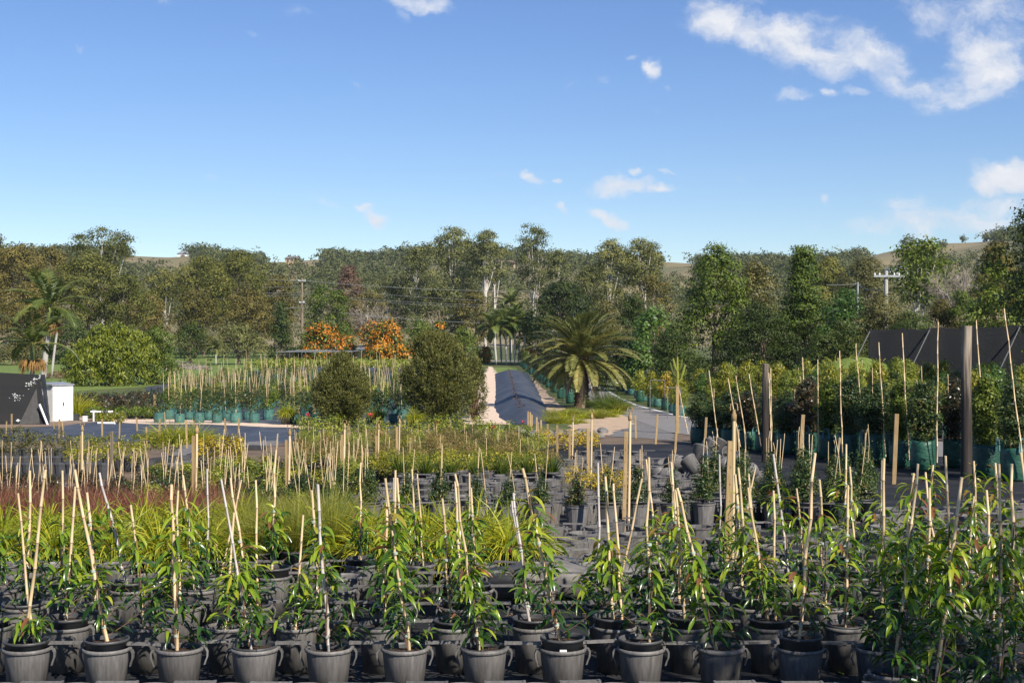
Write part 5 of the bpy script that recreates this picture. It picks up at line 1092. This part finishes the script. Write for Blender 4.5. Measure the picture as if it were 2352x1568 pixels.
def shed():
    Y = 57; x = ux(121, Y); z0 = gz(Y); px = Y/FU; H = vz(888, Y)-z0; wl, wr = 36*px, 31*px; a = MB(); n = 24
    A, B, C_ = np.array((-wl, .55)), np.array((0., 0.)), np.array((wr, .85)); D = A+C_-B
    for (p, q, cor) in [(A, B, 1), (C_, D, 1), (D, A, 1)]:
        v = []; d = (q-p); nn = np.array((d[1], -d[0]))/np.linalg.norm(d)
        for i in range(n+1): o = nn*(.012*math.sin(i*math.pi)+.014*(i % 2)); e = p+d*i/n+o; v += [(e[0], e[1], 0), (e[0], e[1], H)]
        a.add(v, [(2*i, 2*i+2, 2*i+3, 2*i+1) for i in range(n)])
    dr = MB(); dd = C_-B; m1 = B+dd*.48; 
    for (p, q) in ((B, B+dd*.47), (B+dd*.49, C_)):
        nn = np.array((dd[1], -dd[0]))/np.linalg.norm(dd)*.03; dr.add([(p[0], p[1], 0), (q[0], q[1], 0), (q[0], q[1], H), (p[0], p[1], H), (p[0]+nn[0], p[1]+nn[1], .02), (q[0]+nn[0], q[1]+nn[1], .02), (q[0]+nn[0], q[1]+nn[1], H-.02), (p[0]+nn[0], p[1]+nn[1], H-.02)], [(4, 5, 6, 7), (0, 1, 5, 4), (1, 2, 6, 5), (2, 3, 7, 6), (3, 0, 4, 7)])
    rf = MB(); e = .09; c = (A+B+C_+D)/4; R_ = [c+(p-c)*1.12 for p in (A, B, C_, D)]; top = [H+.10, H+.03, H+.03, H+.10]
    rf.add([(*p, h) for p, h in zip(R_, top)]+[(*p, h+.05) for p, h in zip(R_, top)], [(3, 2, 1, 0), (4, 5, 6, 7), (0, 1, 5, 4), (1, 2, 6, 5), (2, 3, 7, 6), (3, 0, 4, 7)])
    hd = MB(); hh = B+dd*.53; hd.box((hh[0]+.03, hh[1]-.05, H*.5), (.03, .03, .14))
    thing('tin_shed', 'small white corrugated tin shed with double doors beside the black tent', 'shed', (x, Y, z0), [('wall', a.mesh('wall', M['white'])), ('door', dr.mesh('door', M['white']), [('handle', hd.mesh('handle', M['pot']))]), ('roof', rf.mesh('roof', M['metal']))])
shed()
def pipework():
    x, Y, z0 = gp(215, 968); a = MB(); a.tube([(0, 0, 0), (0, 0, .42)], .035, 10); a.tube([(-.12, 0, .40), (.45, 0, .40)], .035, 10); v = MB(); v.lathe([(0, -.1), (.06, -.1), (.06, .1), (0, .1)], 12, (.5, 0, .40), axis=(1, 0, 0)); v.tube([(.5, 0, .40), (.5, 0, .02)], .04, 8)
    e = MB(); e.tube([(.6, 0, .40), (.78, 0, .40)], .045, 10); h = MB(); h.box((.02, 0, .47), (.16, .05, .03))
    thing('irrigation_valve', 'white pvc pipes joined by a dark valve on the gravel', 'pipe', (x, Y, z0), [('pipe', a.mesh('pipe', M['pipe'], True)), ('valve', v.mesh('valve', M['pot'], True)), ('pipe', e.mesh('pipe', M['pipe'], True)), ('valve_handle', h.mesh('valve_handle', M['metal']))])
    x, Y, z0 = gp(245, 975); b = MB(); b.tube([(-.35, .05, .05), (.35, -.1, .05)], .045, 10); tag(put(bpy.data.objects.new('loose_pipe', b.mesh('loose_pipe', M['pipe'], True))), 'white pvc pipe lying loose on the gravel', 'pipe').location = (x, Y, z0+.012)
    x, Y, z0 = gp(196, 968); c = MB(); c.box((0, 0, .10), (.16, .15, .20)); c.box((0, 0, .215), (.18, .17, .03)); tag(put(bpy.data.objects.new('white_box', c.mesh('white_box', M['white']))), 'small white lidded box beside the pvc pipes', 'box').location = (x, Y, z0)
    x, Y, z0 = gp(186, 966); c = MB(); c.box((0, 0, .12), (.3, .3, .24)); c.box((0, 0, .25), (.33, .33, .03)); tag(put(bpy.data.objects.new('valve_box', c.mesh('valve_box', M['pot']))), 'dark box left of the small white one', 'box').location = (x-.25, Y, z0)
pipework()
def heap(u, v, w, h, mat, label, name, cat):
    x, Y, z0 = gp(u, v); g = np.random.default_rng(int(u)); mb = MB()
    for k in range(240):
        a = g.uniform(0, 6.28); q = math.sqrt(g.random()); p = np.array((math.cos(a)*q*w, math.sin(a)*q*w*.5, h*(1-q)*g.random())); d = nrm(np.array((g.normal(), g.normal(), g.normal()*.35))); mb.tube([p-d*.35, p+d*.35], .03, 4, cap=False)
    tag(put(bpy.data.objects.new(name, mb.mesh(name, M[mat]))), label, cat).location = (x, Y, z0)
heap(425, 848, 3.0, 1.2, 'twig', 'pile of dead brush on the lawn behind the left field', 'brush_pile', 'brush pile')
heap(165, 868, 5., 1.3, 'stem', 'brown tangle of dead branches under the mango tree', 'brush_pile', 'brush pile')
# frame over the far seedlings
def frame():
    Y = 172; x = ux(722, Y); z0 = gz(Y); H = vz(808, Y)-z0; w = 172*Y/FU; a = MB(); 
    for k in range(7): a.tube([(-w/2, k*7.5, H), (w/2, k*7.5, H)], .03, 4, cap=False)
    for k in range(13): xx = -w/2+w*k/12; a.tube([(xx, 0, H), (xx, 45., H)], .013, 4, cap=False)
    parts = [('roof_frame', a.mesh('roof_frame', M['metal']))]
    for k in range(7): b = MB(); xx = -w/2+w*k/6; b.tube([(xx, 0, 0), (xx, 0, H-.02)], .016, 5); parts.append(('leg', b.mesh('leg', M['metal'])))
    thing('pipe_frame', 'low open pipe frame over the seedlings before the orange vines', 'frame', (x, Y, z0), parts)
frame()
def block(name, label, u0, u1, v, Y, depth, h, mat, n, L=.12, seed=1, cat='hedge', asp=.5):
    g = np.random.default_rng(seed); x0, x1 = ux(u0, Y), ux(u1, Y); mb = MB(); w = x1-x0; bl = []
    m = max(4, int(w/.55))
    for i in range(m): bl.append((x0+(i+.5)/m*w-(x0+x1)/2, g.normal()*depth*.25, h*.5, w/m*.75, depth*.5, h*.52*g.uniform(.8, 1.15)))
    clumps(mb, bl, n, 8, L*1.4, L, asp, 0., .6, g=g)
    return tag(put(bpy.data.objects.new(name, mb.mesh(name, M[mat]))), label, cat)
for i, (nm, lb, u0, u1, Y, dp, h, mt, n, L) in enumerate([
    ('seedling_row', 'dark seedling hedge under the pipe frame', 636, 830, 200, 8, 1.3, 'shrubred', 600, .32),
    ('seedling_row', 'yellowish seedling strip before the pipe frame', 600, 1085, 168, 9, .75, 'fresh', 1400, .3),
    ('seedling_row', 'bronze seedling hedge with grey stakes left of the staked field', 165, 360, 66, 4, .95, 'shrubred', 700, .11),
    ('seedling_row', 'bright green strip of low plants in front of the bronze hedge', 195, 360, 59.5, 1.5, .5, 'mid', 420, .09),
    ('seedling_row', 'yellow-green clumps in front of the bright low strip', 228, 285, 56, .8, .35, 'shruby', 120, .08),
    ('seedling_row', 'row of brown-green potted plants at the left edge, behind the grey path', -20, 165, 32.5, .8, .62, 'olive', 420, .05),
    ('seedling_row', 'long low strip of mottled plants beyond the grey path', 165, 420, 33.5, .7, .42, 'shruby', 360, .05),
    ('seedling_row', 'low yellow-dotted potted strip at the left', 165, 330, 29.5, .8, .42, 'shruby', 300, .045),
    ('golden_bush', 'golden-yellow low bush right of the long grass clump', 455, 500, 29.8, .6, .55, 'gold', 130, .055),
    ('golden_bush', 'golden-yellow low bush, right one of the pair', 505, 560, 29.4, .6, .62, 'gold', 150, .055),
    ('golden_bush', 'low golden-leaved bush among the empty holders', 1300, 1450, 21.5, .7, .42, 'gold', 330, .035),
    ('golden_bush', 'golden feathery strip at the foot of the tan stakes', 1235, 1370, 38, 1.2, .5, 'gold', 260, .06),
    ('golden_hedge', 'yellow-green low hedge under the feathery bed', 890, 1250, 26.2, .9, .42, 'shruby', 700, .045)]):
    o = block(nm, lb, u0, u1, 0, Y, dp, h, mt, n, L, i+3); o.location = (ux((u0+u1)/2, Y), Y, gz(Y)+(.22 if Y < 34 else .05))
POTS = [('left', 33.3, -10, 180, 24), ('middle', 30.3, -10, 330, 23), ('nearest', 28.0, -10, 250, 25), ('far', 60.5, 200, 360, 11)]
pm = MB(); pm.lathe([(0, 0), (.10, 0), (.13, .24), (.137, .245), (.137, .27), (.122, .27), (.118, .22), (0, .22)], 12); SPOT = pm.mesh('small_pot', M['pot'], False)
for nm, Y, a, b, du in POTS:
    u = a; c = 0
    while u < b: c += 1; thing('small_pot', 'small black pot, %s from the left in the %s line at left' % (nth(c), nm), 'pot', (ux(u, Y), Y, gz(Y)+.012), me=SPOT, sc=1.1 if Y < 50 else 1.2, group='small black pots in lines at left'); u += du*g1.uniform(.95, 1.1)
tr = MB()
for s in (-1, 1): tr.box((0, s*.19, .05), (.55, .015, .10)); tr.box((s*.27, 0, .05), (.015, .365, .10))
tr.box((0, 0, .012), (.53, .36, .01))
for k in range(6): tr.box((-.22+k*.088, 0, .05), (.008, .36, .08))
TRAY = tr.mesh('seedling_tray', M['pot'])
for i, (u, v) in enumerate([(60, 1105), (110, 1104), (160, 1103), (20, 1108), (270, 1079), (300, 1074), (325, 1070), (385, 1062), (410, 1058), (505, 1034), (545, 1034), (585, 1033), (460, 1052)]):
    x, Y, z = gp(u, v); thing('seedling_tray', 'black plastic seedling tray on the left path edge, %s from the front' % nth(i+1), 'tray', (x, Y, z+.016), me=TRAY, rz=g1.normal()*.15, group='black seedling trays')
def gclump(label, u, v, me, sc, Y=None):
    x, Y, z = gp(u, v); thing('grass_clump', label, 'grass', (x, Y, z), me=me, sc=sc, rz=u)
gclump('long yellow-green grass clump on the left weed mat', 395, 1018, GCL, (1.0, 1.0, .85)); gclump('yellow-green grass clump just right of the first, nearly joined', 445, 1018, GCL, (.9, .9, .75))
gclump('big weeping grass clump right of the tin shed', 172, 955, GCL, 1.35); gclump('grass clump in the shade right of the shed one', 190, 950, DGR, .9)
gclump('dark spiky grass clump beside the date palm trunk', 1392, 940, DGR, 1.0); gclump('second dark spiky clump right of the palm', 1412, 944, DGR, .8)
# strap-leaved plants and weeds on the palm island
for i, (u, v) in enumerate([(1262, 962), (1280, 955), (1300, 965), (1318, 958), (1340, 962), (1360, 958), (1378, 962), (1398, 958), (1416, 952), (1428, 945), (1290, 972), (1325, 972), (1268, 972), (1372, 950), (1310, 950), (1250, 968)]):
    x, Y, z = gp(u, v); thing('iris_clump', 'yellow-green strap-leaved clump at the palm foot, %s of its ring' % nth(i+1), 'plant', (x, Y, z), me=LOM[i % 4] if i % 3 else FIN[i % 3], sc=(1.25, 1.25, .85 if i < 10 else .6), rz=i, group='strap-leaved clumps round the date palm')
# the two big bushes
def heath(label, u, vt, vb, w, seed, kind, ncl):
    x, Y, z0 = gp(u, vb-6); g = np.random.default_rng(seed); H = vz(vt, Y)-z0; Wd = w*Y/FU; bl = []; tm = MB(); cm = MB()
    n = 34
    for i in range(n):
        q = (i+.5)/n; e = math.sqrt(max(.1, 1-(2*q-.86)**2)) if kind == 'round' else .55+.45*math.sin(math.pi*min(1, q*.9+.05))
        r = Wd*g.uniform(.12, .17); a = i*2.4; rad = max(0, Wd/2*e-r)*math.sqrt(g.uniform(.3, 1)); bl.append((math.cos(a)*rad, math.sin(a)*rad*.9, H*(.06+.92*q)-r*.4*q, r, r, r*1.1))
        tm.tube([(0, 0, 0), (math.cos(a)*rad*.5, math.sin(a)*rad*.5, H*q*.5), (math.cos(a)*rad, math.sin(a)*rad*.9, H*(.06+.9*q))], [.03, .02, .006], 4, cap=False)
    B = np.array(bl); ci = g.integers(0, n, ncl); d = rdir(ncl, g); d[:, 2] += .5; d = nrm(d); c = B[ci, :3]+d*B[ci, 3:]*(.68+.3*g.random(ncl)+.38*(g.random(ncl) > .9)*g.random(ncl))[:, None]
    k = 12; cc = np.repeat(np.arange(ncl), k); nn = len(cc); t = g.random(nn); out = nrm(c-np.array((0, 0, H*.25))); up = nrm(out+np.array((0, 0, .9)))
    p = c[cc]+up[cc]*(t*.34)[:, None]+g.normal(size=(nn, 3))*.035; ld = nrm(up[cc]+rdir(nn, g)*.9); sd = nrm(np.cross(ld, rdir(nn, g)))
    rr = np.clip(.15+.5*g.random(ncl)[cc]+.3*t+g.normal(size=nn)*.1, 0, 1); diamonds(cm, p, ld, sd, .11*(.7+.6*g.random(nn)), .03, rr)
    thing('heath_bush', label, 'bush', (x, Y, z0), [('stems', tm.mesh('stems', M['stem'])), ('foliage', cm.mesh('foliage', M['heath']))])
heath('dense round dark-olive bush in front of the staked field', 783, 836, 985, 138, 3, 'round', 3600)
heath('taller loose feathery bush beside the pale gravel path', 1005, 785, 985, 172, 4, 'open', 4000)
heath('wispy side shoots of bush leaning over the gravel path', 1088, 830, 975, 56, 6, 'open', 500)
BP = MB(); BP.lathe([(0, 0), (.30, 0), (.40, .52), (.425, .525), (.425, .58), (.39, .58), (.37, .48), (0, .48)], 22)
BPM = BP.mesh('tub', M['pot'], True)
for i, (u, v, lb) in enumerate([(660, 975, 'wide black tub of pale strappy leaves left of the round bush'), (868, 975, 'black tub with a few strappy leaves right of the round bush'), (952, 985, 'black tub mostly hidden by the feathery bush')]):
    x, Y, z = gp(u, v); o = thing('planted_tub', lb, 'tub', (x, Y, z+.012), [('tub', BPM), ('leaves', LOM[i])], sc=.72 if i == 0 else .62); lv = [c for c in o.children if c.name.startswith('leaves')][0]; lv.location = (0, 0, .47); lv.scale = (1.7, 1.7, 1.9)
# mound under weed mat
def mound():
    mb = MB(); n = 26; m = 9; A = gp(1238, 972); B = gp(1165, 858); V = []; ln = B[1]-A[1]+4
    for i in range(n):
        t = i/(n-1); y = A[1]-1.2+t*ln; uc = np.interp(y, [A[1]-1.2, A[1]+6, 75, B[1]+3], [1212, 1208, 1194, 1174]); w = np.interp(y, [A[1]-1.2, A[1]+4, 75, 130], [.9, 1.55, 1.9, 2.3]); hh = .5*min(1, (t*ln/3.2)**.7 if t*ln < 3.2 else 1)*min(1, ((1-t)*ln/5)**.6)+.005
        for j in range(m): s = j/(m-1)*2-1; V.append((ux(uc, y)+s*w*.72+.05*math.sin(y*.9+j), y, gz(y)+.012+hh*(math.cos(s*math.pi)*.5+.5)**.55*(1+.04*math.sin(y*2.1))))
    mb.add(V, [(i*m+j, i*m+j+1, (i+1)*m+j+1, (i+1)*m+j) for i in range(n-1) for j in range(m-1)])
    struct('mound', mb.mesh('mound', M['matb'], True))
    g = np.random.default_rng(4); V = np.array(V).reshape(n, m, 3); P = V[1:, 3]*.75+V[1:, 4]*.25; i = g.integers(0, n-2, 420); t = g.random(420)[:, None]
    p = P[i]*(1-t)+P[i+1]*t+np.stack([g.normal(size=420)*.05, g.normal(size=420)*.05, .03+.02*g.random(420)], 1); d = nrm(g.normal(size=(420, 3))*np.array((.6, 1, .5))); sm = MB()
    diamonds(sm, p, d, nrm(np.cross(d, rdir(420, g))), g.uniform(.10, .22, 420), g.uniform(.02, .05, 420), g.random(420)*.5)
    tag(put(bpy.data.objects.new('seam_litter', sm.mesh('seam_litter', M['rust']))), 'ragged line of dry litter caught along the seam of the dark mound', 'leaf litter', kind='stuff')
mound()
# discarded pots in a heap
pk = MB(); pk.lathe([(0, 0), (.105, 0), (.14, .27), (.148, .275), (.148, .30), (.134, .30), (.10, .012), (0, .012)], 18); JUNK = pk.mesh('discarded_pot', M['holder'], True)
g2 = np.random.default_rng(6); c = 0
for i in range(52):
    u = 1615+g2.normal()*62; Y = 25.5+g2.normal()*.8; z = gz(Y)+.10+.62*g2.random()*max(0, 1-abs(u-1630)/120); c += 1
    o = thing('discarded_pot', 'discarded grey pot tipped over in the heap beside the green bags, %s by height' % nth(c), 'pot', (ux(u, Y), Y, z), me=JUNK, group='heap of discarded pots'); o.rotation_euler = (g2.uniform(.3, 2.4), g2.uniform(-.5, .5), g2.uniform(0, 6.28))
for i, (u, Y) in enumerate([(1048, 12.6), (1120, 13.0), (1418, 13.4), (1355, 13.0), (1330, 13.6)]):
    o = thing('discarded_pot', 'grey pot lying on its side between the figs, %s of five' % nth(i+1), 'pot', (ux(u, Y), Y, .16), me=JUNK, sc=1.25, group='pots lying between the figs'); o.rotation_euler = (1.9 if i == 2 else 1.5, .2*i, i*1.4)
# grey stones along the mat edge, leaf litter
g3 = np.random.default_rng(8); rk = MB()
V = rdir(40, g3)
th = np.linspace(0, math.pi, 6); ph = np.arange(9)/9*6.2832; VV = np.array([(math.sin(a)*math.cos(b)*(1+.2*math.sin(b*3+a*2)), math.sin(a)*math.sin(b)*(1+.18*math.cos(b*2)), math.cos(a)*.7) for a in th for b in ph])*.17
rk.add(VV, [(i*9+j, i*9+(j+1) % 9, (i+1)*9+(j+1) % 9, (i+1)*9+j) for i in range(5) for j in range(9)]); ROCK = rk.mesh('stone', M['bluemetal'], False)
for i in range(22):
    u = 1175+i*10+g3.normal()*3; v = 1000+g3.normal()*4; x, Y, z = gp(u, v); thing('stone', 'grey stone in the row behind the feathery bed, %s from the left' % nth(i+1), 'stone', (x, Y, z+.06), me=ROCK, rz=g3.uniform(0, 6), sc=g3.uniform(.8, 1.4), group='row of grey stones')
lt = MB(); n = 2600; p = np.stack([g3.uniform(-6, 6, n), g3.uniform(8.3, 24, n), np.full(n, 0.)], 1); p[:, 0] *= p[:, 1]/14; p[:, 2] = np.interp(p[:, 1], KY, KZ)+.016+g3.random(n)*.006
d = nrm(np.stack([g3.normal(size=n), g3.normal(size=n), g3.normal(size=n)*.12], 1)); diamonds(lt, p, d, nrm(np.cross(d, np.array((0, 0, 1.))+rdir(n, g3)*.25)), g3.uniform(.03, .10, n), g3.uniform(.012, .03, n), g3.random(n))
M['litter'] = leaf('dry_leaf', [(0, (.10,.055,.03)), (.5, (.26,.15,.08)), (.85, (.48,.33,.2)), (1, (.16,.20,.03))], .7, .1, 0)
tag(put(bpy.data.objects.new('leaf_litter', lt.mesh('leaf_litter', M['litter']))), 'scattered dry leaves and bark lying on the black weed mat', 'leaf litter', kind='stuff')
# ------------------------------------------------------------------ the thin air between here and the hills
hb_ = MB(); hb_.box((0, 760, 60), (2400, 1700, 240))
hm_, N_, L_n = newmat('haze'); pv = N_.new('ShaderNodeVolumePrincipled'); pv.inputs['Color'].default_value = (.62, .74, .92, 1); pv.inputs['Density'].default_value = .00010; pv.inputs['Anisotropy'].default_value = .1
oo = N_.new('ShaderNodeOutputMaterial'); L_n.new(pv.outputs[0], oo.inputs['Volume'])
hz_o = put(bpy.data.objects.new('haze', hb_.mesh('haze', hm_))); hz_o['kind'] = 'stuff'; hz_o['label'] = 'thin blue haze in the air before the distant hills'; hz_o['category'] = 'haze'
# the tree beside the photographer, outside the right edge, whose broken shade falls on the near right corner
def near_tree():
    g = np.random.default_rng(12); tm = MB(); cm = MB(); tm.tube([(0, 0, -.1), (.05, 0, 1.2), (-.05, .05, 2.4), (0, 0, 3.6)], [.14, .12, .10, .06], 9)
    bl = []
    for i in range(11):
        a = i*2.4; q = i/10; rad = 1.35*math.sqrt(1-(q-.4)**2); b = (math.cos(a)*rad*.8, math.sin(a)*rad*.8, 2.7+q*2.3); bl.append((*b, .62, .62, .45)); tm.tube([(0, 0, 1.8+q), (b[0]*.5, b[1]*.5, b[2]-.4), b], [.05, .035, .012], 5, cap=False)
    clumps(cm, bl, 330, 14, .22, .11, .5, .2, g=g)
    thing('shade_tree', 'leafy tree beside the viewpoint, shading the near right pots', 'tree', (5.9, 4.9, 0), [('trunk', tm.mesh('trunk', M['bark'], True)), ('crown', cm.mesh('crown', M['mid']))])
near_tree()
